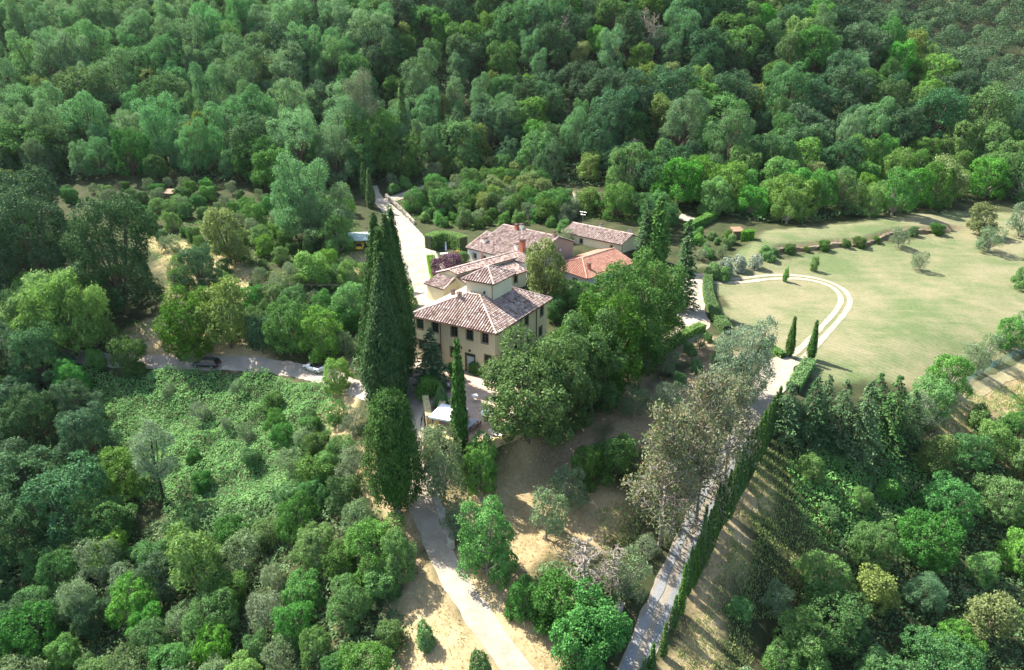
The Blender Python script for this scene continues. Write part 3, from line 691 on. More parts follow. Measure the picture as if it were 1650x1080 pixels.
# --- dying trees and the bank between the two roads
for u, vb, vt, w, lb in ((1062,880,655,140,'dying conifer with many bare grey branches above the stone lane'),(1122,835,600,130,'tall half-brown dying conifer above the stone lane'),
                     (1168,770,612,100,'browning conifer with reddish twigs beside the cypress row'),
                     (1085,845,690,110,'dying conifer with a grey twiggy crown between the two larger dying conifers')): plant_px('dry', u, vb, vt, w, lb)
plant_px('bare', 938, 962, 868, 110, 'bare grey dead tree on the bank between drive and lane')
plant_px('bare', 985, 960, 880, 80, 'small leafless tree beside the bare dead tree on the bank')
for u, vb, vt, w, k, lb in ((786,925,812,112,'chestnut','round bright green tree on the bank beside the driveway wall'),
    (645,938,858,64,'chestnut','round bright green bush at the dry verge of the driveway'),
    (716,806,700,92,'olive','big grey-green olive below the terrace wall'),(690,740,690,55,'olive','grey-green olive beside the drive under the terrace'),
    (772,788,702,70,'chestnut','leafy green bush below the terrace parapet'),(735,862,806,50,'olive','small silvery olive at the top of the driveway wall'),
    (880,868,790,66,'olive','thin pale olive on the dry bank'),(915,815,762,72,'olive','wide pale olive on the dry bank below the lindens'),
    (945,780,715,60,'bush','dark green bush on the dry bank below the lindens'),(990,770,698,80,'bush','large dark green bush beside the dying conifers'),
    (1008,960,892,78,'olive','pale rounded olive beside the stone lane'),(1040,900,868,50,'olive','small pale olive at the foot of the dying conifers'),
    (1022,672,628,54,'olive','silvery olive beside the bare earth path'),(1075,665,615,60,'olive','silvery olive among the dying conifers'),
    (955,1035,960,120,'bush','spreading green bush above the low stone wall'),(890,1000,930,90,'bush','ivy-green bush on the bank beside the driveway'),
    (930,1085,1000,110,'bush','large green bush at the foot of the bank'),(840,990,935,60,'bush','green bush at the grassy verge of the driveway'),
    (850,700,655,40,'shrub','green bush at the foot of the lindens'),(936,486,455,46,'bush','leafy bush against the outbuilding with the red roof'),(893,512,478,40,'bush','dark bush at the rear corner of the villa'),(955,500,470,40,'bush','leafy bush between lindens and red-roofed outbuilding'),(775,1095,1050,40,'shrub','small bush growing at the edge of the driveway'),(686,1040,1005,36,'shrub','small pale green bush on the dry verge')):
    plant_px(k, u, vb, vt, w, lb)
# --- left of the villa
for u, vb, vt, w, k, lb in ((72,480,262,165,'bigholm','huge dark rounded tree beyond the bamboo'),(205,505,300,165,'bigholm','huge dark tree with a broad crown between bamboo and orchard'),
    (30,455,300,110,'holm','dark tree behind the huge rounded trees'),
    (326,468,392,72,'holm','bluish dark rounded tree at the foot of the orchard'),(314,566,458,108,'linden','dense rounded tree at the roadside by the dark car'),
    (372,425,340,72,'yellowtree','yellowish green tree with a curved trunk in the orchard'),(372,560,452,84,'yellowtree','yellowish green tree behind the dense roadside tree'),
    (500,392,232,100,'robinia','pale feathery tree standing tall beside the thin cypresses'),(532,400,285,96,'robinia','feathery light green tree next to the carport'),(478,385,262,74,'robinia','feathery pale tree at the edge of the orchard'),
    (470,572,480,92,'oak','green tree at the roadside between the two cars'),(520,575,500,80,'chestnut','bushy green tree at the roadside above the white car'),(428,560,505,70,'holm','dark bush above the road'),
    (545,632,578,56,'chestnut','bright green bush at the road bend in front of the old cypresses'),(213,602,540,60,'bush','ivy-covered bush at the outer edge of the asphalt road'),(160,594,562,34,'shrub','small bush at the outer edge of the asphalt road'),
    (565,520,455,70,'chestnut','light green rounded tree beside the old cypresses'),(572,470,420,60,'chestnut','light green bush below the carport'),(545,410,345,62,'chestnut','bushy green tree beside the carport'),
    (505,470,402,60,'bamboo','bright green leafy bush in the orchard'),
    (265,812,678,70,'paletree','pale tree with an ivy-wrapped trunk standing in the vines'),(330,965,842,92,'bamboo','bright yellow-green feathery tree among the dense bushes'),
    (165,945,872,72,'olive','pale silvery tree in the dark hollow'),(135,1010,935,62,'olive','grey-green small tree in the dark hollow')):
    plant_px(k, u, vb, vt, w, lb, cat='tree' if k == 'bamboo' else None)
for u, vb, vt, w in ((45,545,462,70),(85,560,442,84),(125,572,432,88),(160,572,452,70),(100,535,428,80),(60,520,440,70),(145,545,430,70)):
    plant_px('bamboo', u, vb, vt, w, 'bright green arching bamboo in the thicket above the road', 'bamboo thicket')
# --- the meadow and the upper lawn
for u, vb, vt, w, k, lb in ((1592,406,366,46,'olive','olive tree with a long shadow on the upper meadow'),(1481,437,407,28,'olive','small round olive in the middle of the meadow'),(1311,437,414,16,'chestnut','small young round tree beside the meadow bank'),
    (1265,454,430,9,'shrub','thin sapling beside the meadow wheel tracks'),(1446,399,368,32,'olive','olive tree at the foot of the rubble bank'),(1650,468,422,44,'chestnut','rounded green tree at the far edge of the meadow'),
    (1578,380,330,50,'yellowtree','yellowish rounded tree at the top of the meadow'),(1640,380,330,50,'olive','grey olive at the wood edge above the meadow')):
    plant_px(k, u, vb, vt, w, lb)
for u, vb, w in ((1248,412,16),(1272,408,20),(1300,406,13),(1326,403,22),(1362,399,17),(1384,398,24),(1412,392,15),(1470,380,20),(1508,378,26)):
    plant_px('bush', u, vb, vb-w*0.75, w, 'low scrubby bush on the rubble bank above the meadow', 'scrub on the rubble bank', cat='shrub')
for u, vb, vt, w, k in ((1490,668,610,74,'chestnut'),(1520,640,572,76,'chestnut'),(1562,598,556,44,'olive'),(1590,580,538,40,'olive'),(1620,560,512,52,'chestnut'),(1480,690,640,60,'olive'),(1650,540,505,44,'olive')):
    plant_px(k, u, vb, vt, w, {'chestnut':'leafy green bush along the net fence','olive':'grey-green olive along the net fence'}[k], {'chestnut':'leafy bushes along the net fence','olive':'olives along the net fence'}[k], cat='shrub' if k == 'chestnut' else 'tree')

# --- woods on the hillside
EDGE = gpoly([(-150,322),(60,308),(180,292),(330,300),(440,312),(560,306),(640,296),(700,282),(780,270),(860,292),(940,308),(1000,312),(1060,330),(1120,342),(1200,360),(1270,366),(1350,360),(1420,352),(1500,338),(1570,326),(1700,330)])
ex = np.array([p[0] for p in EDGE]); ey = np.array([p[1] for p in EDGE])
WL = dict(robinia='feathery light green tree in the wooded hillside', oak='mid green oak in the wooded hillside', holm='dark green holm oak in the wooded hillside',
          chestnut='bright rounded chestnut at the foot of the wooded hillside', yellowtree='yellowish autumn-tinged tree in the wooded hillside', cypress='', pine='brownish open-crowned pine in the wooded hillside', bare='bare dead tree in the wooded hillside')
WG = dict(robinia='robinias of the wooded hillside', oak='oaks of the wooded hillside', holm='holm oaks of the wooded hillside', chestnut='chestnuts at the foot of the hillside', yellowtree='yellowish trees of the hillside', bare='dead trees of the hillside')
plant_px('pine', 588, 268, 96, 66, 'brownish open-crowned pine towering in the wooded hillside')
for u, vb, vt, w in ((1035,90,10,34),(1050,100,20,36),(910,90,22,36),(870,120,80,30),(1020,270,222,36)):
    plant_px('bare', u, vb, vt, w, WL['bare'], WG['bare'])
WLOOK = dict(robinia='feathery light green robinia', oak='mid green oak', holm='dark green holm oak', chestnut='bright rounded chestnut', yellowtree='yellowish broadleaf tree')
NF = 0; mine = []
cand = np.stack([RNG.uniform(-240, 190, 9000), RNG.uniform(150, 300, 9000)], 1)
grid = {}
for x, y in cand:
    d = y - np.interp(x, ex, ey)
    if d < 1.0: continue
    z = float(gz(x, y)); u, v, t = proj(x, y, z + 9)
    if not (-70 < u < 1720 and -45 < v < 420): continue
    if x > 150 and y > 235: continue
    # mix of kinds follows the slope as seen: feathery pale trees on one flank, dark oaks in the middle, chestnuts at the foot
    r = RNG.random(); nn = float(NZ.fbm(x*0.03+7, y*0.03+3))*2-0.9
    left = 1/(1+math.exp((x+25+40*nn)/22))
    if d < 26 and x > 42: k = 'chestnut' if r < 0.82 else ('yellowtree' if r < 0.9 else 'oak')
    elif r < left*0.75: k = 'robinia'
    elif r < left*0.75+0.06: k = 'yellowtree'
    elif r < left*0.75+0.06+(1-left)*0.42: k = 'holm'
    elif r > 0.90 and left < 0.5: k = 'robinia'
    elif r > 0.78 and left < 0.5: k = 'chestnut'
    else: k = 'oak'
    sp = dict(robinia=6.8, oak=7.2, holm=7.0, chestnut=6.6, yellowtree=7.0)[k]*RNG.uniform(0.85, 1.25)*(0.9 if d < 25 else 1.0)
    gi, gj = int(x//8), int(y//8)
    near = [q for a in (-1,0,1) for b in (-1,0,1) for q in grid.get((gi+a, gj+b), ())]
    if any((x-a)**2+(y-b)**2 < sp**2 for a, b in near): continue
    if any((x-a)**2+(y-b)**2 < (0.6*r_+1)**2 for a, b, r_ in PLACED[:200] if abs(x-a) < 10 and y < 205): continue
    if seg_dist(np.array(x), np.array(y), BLANE) < 3.5 or seg_dist(np.array(x), np.array(y), COURT) < 4: continue
    hr = dict(robinia=(10,22), oak=(8,18), holm=(8,18), chestnut=(7,13), yellowtree=(7,13))[k]; h = RNG.uniform(*hr)
    p = PR[k][0]; size = 'tall ' if h > hr[0]*0.4+hr[1]*0.6 else ('small ' if h < hr[0]*0.72+hr[1]*0.28 else '')
    where = 'above the orchard' if x < -62 else ('by the wood road' if x < -22 else ('above the farmhouses' if x < 38 else 'above the meadow'))
    band = 'at the foot of the wood' if d < 16 else ('low in the wood' if d < 40 else ('half-way up the wooded slope' if d < 66 else 'high on the wooded slope'))
    plant(k, x, y, h, p['w']*h/p['h']*RNG.uniform(0.72, 1.22), (size + WLOOK[k] + ' ' + band + ' ' + where).replace('half-way up the wooded slope beside', 'half-way up the slope beside').replace('high on the wooded slope beside', 'high on the slope beside'), WG[k], lean=0.05)
    grid.setdefault((gi, gj), []).append((x, y)); NF += 1
print('forest', NF, CNT)
# far wood on the next hill: one mass
def far_wood(name, label, pts_, hr, mat, leaf, nl):
    rng = np.random.default_rng(5); C = []; N = []; T = []
    for x, y in pts_:
        z = float(gz(x, y)); h = rng.uniform(*hr); w = h*0.42; t0 = rng.normal(0.45, 0.2)
        for l in range(5):
            c = np.array([x, y, z+h*0.55])+rng.normal(0, 0.32, 3)*w*np.array([1, 1, 1.0]); d = sphere_dirs(rng, nl); d[:, 2] = np.abs(d[:, 2])*1.0-0.15
            C.append(c+d*w*0.62*rng.uniform(0.8, 1.1, (nl, 1))); N.append(d+0.5*rng.normal(size=d.shape)+np.array([0,0,0.3])); T.append(t0+rng.normal(0, 0.13, nl))
    C = np.concatenate(C); o = link(name, leaves_mesh(name, C, np.concatenate(N), leaf*rng.uniform(0.7, 1.3, len(C)), rng, mat, np.concatenate(T)))
    o['kind'] = 'stuff'; tag(o, label, 'wood'); return o
fp = []
for x, y in RNG.uniform((120, 235), (430, 470), (6000, 2)):
    z = float(gz(x, y)); u, v, t = proj(x, y, z+7)
    if not (1300 < u < 1760 and -60 < v < 340): continue
    if x < 150 + max(0, (y-235))*0.1 and y < 300: continue
    if any((x-a)**2+(y-b)**2 < 6.8**2 for a, b in fp): continue
    if min([(x-a)**2+(y-b)**2 for q in [(int(x//8)+i, int(y//8)+j) for i in (-1,0,1) for j in (-1,0,1)] for a, b in grid.get(q, ())] + [1e9]) < 40: continue
    fp.append((x, y))
far_wood('far_wood', 'dark green wood covering the hill beyond the spur', fp, (10, 16), M['holm'], 0.70, 150)
print('far', len(fp))

# --- groves and thickets between
for u, v in ((333,591),(500,600),(512,606)):   # keep the verge in front of the parked cars open
    x, y = gpx(u, v); PLACED.append((x, y-3.5, 6.5)); PLACED.append((x, y-7.0, 5.0))
LANDMARK = [(*gpx(u, v), n) for u, v, n in ((265,812,'ivy-wrapped pale tree'),(330,965,'yellow-green feathery tree'),(165,945,'pale silvery tree'),(641,828,'stout cypress'),(645,938,'round verge bush'),(332,585,'dark car'),(507,597,'white car'),
  (213,602,'ivy-covered roadside bush'),(318,578,'dense roadside tree'),(272,322,'garden shed'),(372,425,'curved yellowish tree'),(326,468,'bluish rounded tree'),(205,505,'huge dark tree'),(578,404,'carport'),(292,505,'power pole'),(500,392,'tall feathery trees'),
  (720,396,'laurel hedge'),(960,390,'annex'),(1058,425,'pointed cypress'),(1130,362,'lane hedge'),(1204,387,'box hedge'),(1192,642,'silvery willow'),(1120,835,'half-brown conifer'),(1378,742,'conifer clump'),(1068,1058,'cypress row'),(1125,930,'cypress row'),(1500,672,'net fence'),(1560,640,'farm track'),(640,330,'wood road'),(600,660,'old cypresses'))]
SL = dict(oak='leafy green tree in the thicket below the asphalt road', holm='dark green tree in the thicket below the asphalt road', olive='grey-green olive in the thicket below the asphalt road', chestnut='bright green small tree in the thicket below the asphalt road',
          shrub='green bush in the thicket below the asphalt road', bush='rounded green bush in the thicket below the asphalt road', robinia='feathery tree in the thicket below the asphalt road', yellowtree='yellowish small tree in the thicket below the asphalt road')
HS = dict(oak=(5,8.5), holm=(6,10), olive=(3.2,5.2), chestnut=(3.5,6), shrub=(1.8,3.6), bush=(2.6,5), robinia=(6,10), yellowtree=(4,6.5))
scatter(gpoly([(-120,590),(60,590),(150,640),(165,720),(230,800),(190,900),(-160,960)]), 5.6, [('holm',.7),('oak',.3)], dict(holm=(8,12), oak=(7,11)),
        dict(holm='dark tree in the hollow below the road', oak='green tree in the hollow below the road'), 'tall trees in the hollow below the road')
scatter(gpoly([(-200,900),(190,900),(330,880),(430,850),(500,770),(570,760),(620,860),(660,1000),(640,1190),(-260,1190)]), 3.3, [('oak',.30),('bush',.30),('olive',.15),('chestnut',.13),('holm',.12)], dict(HS, holm=(4,7), oak=(4.5,7)), SL, 'thicket below the asphalt road')
scatter(gpoly([(440,680),(520,660),(570,700),(565,790),(470,790)]), 3.2, [('olive',.45),('oak',.2),('bush',.35)], dict(HS, oak=(3,5), olive=(2.5,4)), SL, 'thicket below the asphalt road')
scatter(gpoly([(270,640),(420,615),(530,640),(520,720),(440,780),(330,800)]), 5.0, [('olive',.6),('bush',.4)], dict(HS, olive=(2.2,4.2), bush=(1.8,3.6)),
        dict(olive='grey-green olive standing in the creeper below the asphalt road', bush='leafy bush half buried in the creeper below the asphalt road'), 'olives and bushes in the creeper')
GL = {k: v.replace('in the thicket below the asphalt road', 'in the garden slope above the road') for k, v in SL.items()}
scatter(gpoly([(420,470),(560,440),(580,560),(560,600),(430,580),(400,520)]), 3.6, [('oak',.3),('olive',.35),('bush',.35)], dict(HS, oak=(3.5,5.5), olive=(2.6,4)), GL, 'garden slope above the road')
scatter(gpoly([(170,330),(560,335),(560,440),(430,480),(290,470),(250,380)]), 4.0, [('olive',.38),('bush',.42),('chestnut',.2)], dict(olive=(2.2,4.4), bush=(1.8,4.6), chestnut=(2.6,5.5)),
        dict(olive='grey-green olive tree in the orchard below the wood', bush='green bush in the orchard below the wood', chestnut='small bright green tree in the orchard below the wood'), 'orchard below the wood')
scatter(gpoly([(-140,340),(30,310),(60,420),(0,560),(-160,560)]), 6.0, [('holm',.5),('oak',.5)], dict(holm=(8,12), oak=(8,12)), dict(holm='dark tree at the end of the asphalt road', oak='green tree at the end of the asphalt road'), 'trees at the end of the asphalt road')
RLb = {k: v.replace('in the thicket below the asphalt road', 'on the slope under the cypress row') for k, v in SL.items()}
RL = {k: v.replace('in the thicket below the asphalt road', 'in the dell below the cypress lane') for k, v in SL.items()}
scatter(gpoly([(1300,990),(1370,900),(1480,850),(1500,740),(1640,720),(1760,760),(1800,1190),(1240,1190)]), 4.6, [('oak',.42),('chestnut',.36),('robinia',.17),('yellowtree',.05)], dict(HS, oak=(5,8), chestnut=(4,7), robinia=(6,8)), RL, 'trees in the dell below the cypress lane')
scatter(gpoly([(1150,1190),(1180,1000),(1215,960),(1260,960),(1260,1190)]), 4.2, [('chestnut',.5),('shrub',.3),('olive',.2)], HS, RLb, 'bushes below the cypress lane')
scatter(gpoly([(1290,760),(1420,750),(1440,800),(1380,850),(1310,840)]), 3.4, [('shrub',.8),('chestnut',.2)], dict(HS, chestnut=(3,4)), RLb, 'bushes below the cypress lane')
scatter(gpoly([(1560,690),(1700,640),(1760,700),(1640,720)]), 3.6, [('shrub',.6),('chestnut',.4)], dict(HS, chestnut=(3,4.5)), {'shrub':'green bush beyond the farm track','chestnut':'bright small tree beyond the farm track'}, 'bushes beyond the farm track')
BLb = dict(oak='green tree beside the back lane above the farmhouses', olive='grey olive beside the back lane above the farmhouses', shrub='green bush beside the back lane above the farmhouses', yellowtree='yellowish tree beside the back lane above the farmhouses', chestnut='bright green tree beside the back lane above the farmhouses')
scatter(gpoly([(610,305),(700,285),(760,275),(830,280),(900,310),(925,352),(880,362),(800,350),(690,345),(650,340)]), 3.3, [('oak',.35),('olive',.25),('shrub',.25),('yellowtree',.15)], dict(oak=(5,8), olive=(3,5), shrub=(2,3.5), yellowtree=(5,7.5)), BLb, 'trees beside the back lane')
scatter(gpoly([(930,320),(1040,325),(1090,350),(1050,385),(1030,360),(940,345)]), 3.4, [('oak',.4),('yellowtree',.4),('shrub',.2)], dict(oak=(6,9), shrub=(2,3.5), yellowtree=(5,8)), BLb, 'trees beside the back lane')
scatter(gpoly([(668,350),(690,362),(760,372),(800,362),(880,364),(904,374),(932,352),(940,336),(1040,346),(1040,322),(930,316),(780,316),(688,326)]), 2.7, [('bush',.5),('shrub',.3),('olive',.2)], dict(bush=(2.5,5), shrub=(1.8,3.2), olive=(2.2,3.4)),
        dict(bush='leafy green bush between back lane and farmhouses', shrub='green shrub between back lane and farmhouses', olive='grey-green olive between back lane and farmhouses'), 'bushes between back lane and farmhouses')
scatter(gpoly([(60,330),(170,306),(260,300),(330,306),(440,318),(440,330),(330,326),(200,332)]), 4.2, [('olive',.5),('bush',.5)], dict(bush=(2.5,4.5), olive=(2.4,3.8)),
        dict(bush='leafy green bush at the edge of the wood above the orchard', olive='grey olive at the edge of the wood above the orchard'), 'bushes at the wood edge above the orchard')
scatter(gpoly([(1110,375),(1180,385),(1190,405),(1130,425)]), 2.6, [('shrub',.6),('olive',.4)], dict(shrub=(1.5,2.6), olive=(1.8,2.8)), dict(shrub='green garden shrub beside the upper lawn', olive='grey garden shrub beside the upper lawn'), 'garden shrubs beside the upper lawn', roadpad=-1)
for u, vb, vt, w, k in ((1215,432,412,26,'lavender'),(1190,437,415,30,'lavender'),(1170,445,420,28,'lavender'),(1238,420,402,22,'shrub'),(1150,448,425,30,'shrub'),(1232,410,395,22,'shrub'),(1165,452,432,24,'shrub')):
    plant_px(k, u, vb, vt, w, {'lavender':'pale grey flowering shrub on the meadow bank','shrub':'green shrub on the meadow bank'}[k], {'lavender':'grey shrubs on the meadow bank','shrub':'green shrubs on the meadow bank'}[k])
scatter(gpoly([(1130,545),(1180,560),(1140,600),(1080,640),(1060,600)]), 2.6, [('shrub',.7),('olive',.3)], dict(shrub=(1.4,2.4), olive=(2,3)), dict(shrub='green bush on the bank below the side path', olive='grey bush on the bank below the side path'), 'bushes on the bank below the side path', roadpad=0)
print(CNT, len(bpy.data.objects))

# --- ground cover
def cover(name, label, cat, polys, per_m2, leaf, mat, hmax, freq=0.22, seed=1, aspect=0.6, thin=0.0, minh=0.05, upright=False, cut=1.0, roadpad=0.0):
    rng = np.random.default_rng(seed); C = []; 
    for poly in polys:
        poly = np.array(poly); lo = poly.min(0); hi = poly.max(0); n = int((hi-lo).prod()*per_m2)
        p = rng.uniform(lo, hi, (n, 2)); sdv = poly_sd(p[:, 0], p[:, 1], poly)
        p = p[(sdv + (NZ.fbm(p[:,0]*0.3+5, p[:,1]*0.3)-0.5)*4 < 0)]
        if thin: p = p[NZ.fbm(p[:, 0]*0.18+50, p[:, 1]*0.18+9) > thin]
        C.append(p)
    p = np.concatenate(C); ok = np.ones(len(p), bool)
    for l, w in ROADS: ok &= seg_dist(p[:, 0], p[:, 1], l) > w + roadpad - 0.5
    u, v, t = proj(p[:, 0], p[:, 1], gz(p[:, 0], p[:, 1])); ok &= (u > -120) & (u < 1770) & (v < 1190)
    p = p[ok]
    def hf(x, y): return hmax*np.clip((NZ.fbm(x*freq+seed*7, y*freq, 4)-0.25)*1.9, 0, 1)**1.3
    e = 0.25; h0 = hf(p[:,0], p[:,1]); gx_ = (hf(p[:,0]+e, p[:,1])-hf(p[:,0]-e, p[:,1]))/(2*e) + (gz(p[:,0]+e, p[:,1])-gz(p[:,0]-e, p[:,1]))/(2*e)
    gy_ = (hf(p[:,0], p[:,1]+e)-hf(p[:,0], p[:,1]-e))/(2*e) + (gz(p[:,0], p[:,1]+e)-gz(p[:,0], p[:,1]-e))/(2*e)
    n = len(p); z = gz(p[:,0], p[:,1]) + h0*(1-0.35*rng.random(n)**2) + minh
    N = np.stack([-gx_, -gy_, np.ones(n)], 1)
    if upright:
        a = rng.uniform(0, 6.28, n); N = np.stack([np.cos(a), np.sin(a), 0.3+0*a], 1); td = np.tile(np.array([0,0,1.0]), (n, 1))
    else: N = norm(N)+0.45*rng.normal(size=(n, 3)); td = None
    T = 0.15 + 0.65*NZ.fbm(p[:,0]*0.5+90, p[:,1]*0.5, 3) + rng.normal(0, 0.15, n)
    kw_ = dict(aspect=aspect)
    if td is not None: kw_.update(tdir=td, tj=0.5)
    me = leaves_mesh(name, np.c_[p, z], N, leaf*rng.uniform(0.6, 1.35, n), rng, mat, T, **kw_)
    o = link(name, me); o['kind'] = 'stuff'; tag(o, label, cat); return o
VINE = gpoly([(110,605),(230,606),(330,600),(430,600),(520,622),(545,640),(540,690),(500,740),(470,800),(430,850),(330,870),(230,800),(170,720),(150,640)])
cover('vine_cover', 'bright green creeper smothering the slope below the asphalt road', 'creeper', [VINE], 44, 0.31, M['vine'], 2.0, 0.30, 2)
cover('scrub_creeper', 'bright green creeping scrub on the slope under the conifer clump', 'creeper', [gpoly([(1270,760),(1330,735),(1440,745),(1500,740),(1490,850),(1400,880),(1340,900),(1290,850)]), gpoly([(1590,690),(1660,640),(1760,620),(1780,720),(1640,730)])], 26, 0.32, M['vine'], 2.0, 0.30, 12)
cover('bramble_cover', 'dense green undergrowth filling the thickets', 'undergrowth', [gpoly([(-200,880),(200,850),(420,820),(560,740),(610,850),(650,1000),(640,1190),(-260,1190)]), gpoly([(1250,1190),(1300,960),(1370,830),(1300,800),(1290,740),(1480,720),(1640,690),(1780,640),(1800,1190)]),
      gpoly([(-160,560),(60,585),(160,640),(170,740),(230,820),(190,900),(-200,930)]), gpoly([(400,480),(560,440),(600,560),(570,620),(430,580),(330,540)]), gpoly([(860,905),(960,940),(1000,985),(930,1100),(860,1000)])], 18, 0.36, M['bramble'], 2.0, 0.25, 4)
cover('wood_undergrowth', 'dark undergrowth beneath the trees of the wooded hillside', 'undergrowth', [[(p[0], p[1]+2) for p in EDGE[::-1]] + [(-190,270),(-190,300),(150,300),(150,262)][::1]], 3.0, 0.66, M['bramble'], 2.5, 0.2, 5)
cover('garden_weeds', 'green weeds and low bushes around the orchard', 'weeds', [gpoly([(160,330),(560,335),(600,400),(560,440),(420,490),(290,480),(240,400)]), gpoly([(600,315),(700,285),(780,275),(900,310),(1050,335),(1090,350),(1050,380),(1030,362),(930,352),(904,374),(880,364),(800,362),(760,374),(668,352)]), gpoly([(180,530),(215,510),(250,540),(210,575)])], 7, 0.34, M['shrub'], 0.7, 0.25, 6, thin=0.30)
cover('dry_grass', 'dry straw-coloured grass on the verges and banks', 'grass', Z_STRAW, 9, 0.42, M['straw'], 0.12, 0.4, 8, aspect=0.16, upright=True, thin=0.36, minh=0.1)
cover('green_grass', 'green grass tufts on the slope below the cypress row', 'grass', [gpoly([(1165,900),(1215,790),(1262,722),(1420,740),(1350,860),(1310,960),(1200,1000)]), gpoly([(960,840),(1010,800),(1060,880),(1000,930)]), gpoly([(1075,1110),(1115,990),(1150,905),(1200,810),(1250,725),(1300,745),(1250,860),(1210,970),(1190,1130)]), gpoly([(1480,690),(1520,660),(1660,610),(1700,680),(1560,700)])], 26, 0.36, M['grass'], 0.25, 0.4, 9, aspect=0.3, upright=True, thin=0.30, minh=0.1)

# ------------------------------------------------------------------ buildings
def plaster(name, c, stain=(0.30,0.26,0.20)):
    m, nt, b = newmat(name); v = objcoord(nt); n1 = noise(nt, 0.5, 5, 0.65, v); n2 = noise(nt, 4.0, 5, 0.7, objcoord(nt, (1, 1, 0.25)))
    col = ramp(nt, n1, [(0.3, tuple(x*0.86 for x in c)), (0.7, c)])
    st = nt.nodes.new('ShaderNodeMapRange'); st.inputs['From Min'].default_value = 0.56; st.inputs['From Max'].default_value = 0.85; nt.links.new(n2, st.inputs['Value'])
    nt.links.new(mixc(nt, math_n(nt, 'MULTIPLY', st.outputs[0], 0.5), col, stain), b.inputs['Base Color'])
    b.inputs['Roughness'].default_value = 0.9; b.inputs['Specular IOR Level'].default_value = 0.2; bump(nt, b, n2, 0.2, 0.02); return m
def tilemat(name, lo, mid, hi, lichen):
    m, nt, b = newmat(name); at = nt.nodes.new('ShaderNodeAttribute'); at.attribute_name = 'tint'
    v = objcoord(nt); n1 = noise(nt, 0.45, 4, 0.6, v); n2 = noise(nt, 6, 4, 0.7, v)
    c = ramp(nt, at.outputs['Fac'], [(0.1, lo), (0.5, mid), (0.9, hi)])
    mr = nt.nodes.new('ShaderNodeMapRange'); mr.inputs['From Min'].default_value = 0.5; mr.inputs['From Max'].default_value = 0.72; nt.links.new(mixc(nt, 0.4, n1, n2), mr.inputs['Value'])
    nt.links.new(mixc(nt, math_n(nt, 'MULTIPLY', mr.outputs[0], 0.55), c, lichen), b.inputs['Base Color'])
    b.inputs['Roughness'].default_value = 0.9; b.inputs['Specular IOR Level'].default_value = 0.2; return m
M['cream'] = plaster('cream_plaster', (0.80,0.69,0.45)); M['towerplaster'] = plaster('pale_cream_plaster', (0.80,0.73,0.53)); M['white'] = plaster('white_plaster', (0.80,0.78,0.72))
M['brownstone'] = plaster('weathered_stone_plaster', (0.36,0.28,0.22), (0.22,0.17,0.13)); M['greywall'] = plaster('grey_plaster', (0.42,0.40,0.37))
M['tiles'] = tilemat('old_roof_tiles', (0.19,0.12,0.10), (0.42,0.30,0.26), (0.64,0.52,0.46), (0.36,0.30,0.18))
M['tiles_gap'] = simple('tile_channels', (0.10,0.065,0.055), 0.9, var=0.3)
M['redtiles'] = tilemat('new_red_tiles', (0.27,0.135,0.095), (0.37,0.195,0.14), (0.46,0.26,0.19), (0.36,0.22,0.16))
M['red_gap'] = simple('red_channels', (0.30,0.12,0.08), 0.9, var=0.2)
M['brick'] = simple('red_brick', (0.42,0.15,0.09), 0.85, var=0.3, scale=6)
M['stone'] = gravel_mat('rubble_stone', (0.30,0.27,0.22), (0.44,0.40,0.33), (0.58,0.53,0.45), 1.4)
M['earthbank'] = gravel_mat('earth_bank', (0.12,0.09,0.055), (0.20,0.15,0.095), (0.30,0.24,0.16))
M['bankstone'] = gravel_mat('earthy_stone', (0.13,0.11,0.08), (0.22,0.19,0.14), (0.34,0.30,0.23))
M['ochre'] = plaster('ochre_plaster', (0.62,0.40,0.16)); M['tanwall'] = plaster('tan_wall', (0.50,0.38,0.22)); M['capstone'] = simple('lichened_capstone', (0.52,0.42,0.20), 0.9, var=0.3, scale=2)
M['shutter'] = simple('green_shutter_paint', (0.035,0.060,0.045), 0.55, var=0.25); M['frame'] = simple('brown_stone_surround', (0.30,0.21,0.14), 0.8, var=0.2)
M['doorwhite'] = simple('pale_door_cloth', (0.62,0.64,0.68), 0.7, var=0.1); M['copper'] = simple('copper_pipe', (0.14,0.085,0.06), 0.5, 0.6)
M['metal'] = simple('grey_metal', (0.35,0.35,0.35), 0.45, 0.8); M['black'] = simple('black_iron', (0.02,0.02,0.02), 0.5); M['wood'] = simple('weathered_wood', (0.20,0.14,0.09), 0.85, var=0.35, scale=5)
def glassmat(name, c=(0.02,0.025,0.03)):
    m, nt, b = newmat(name); v = objcoord(nt); nt.links.new(ramp(nt, noise(nt, 1.5, 2, 0.5, v), [(0.3, c), (0.7, tuple(x*1.6 for x in c))]), b.inputs['Base Color'])
    b.inputs['Roughness'].default_value = 0.12; b.inputs['Specular IOR Level'].default_value = 0.6; return m
M['glass'] = glassmat('window_glass')

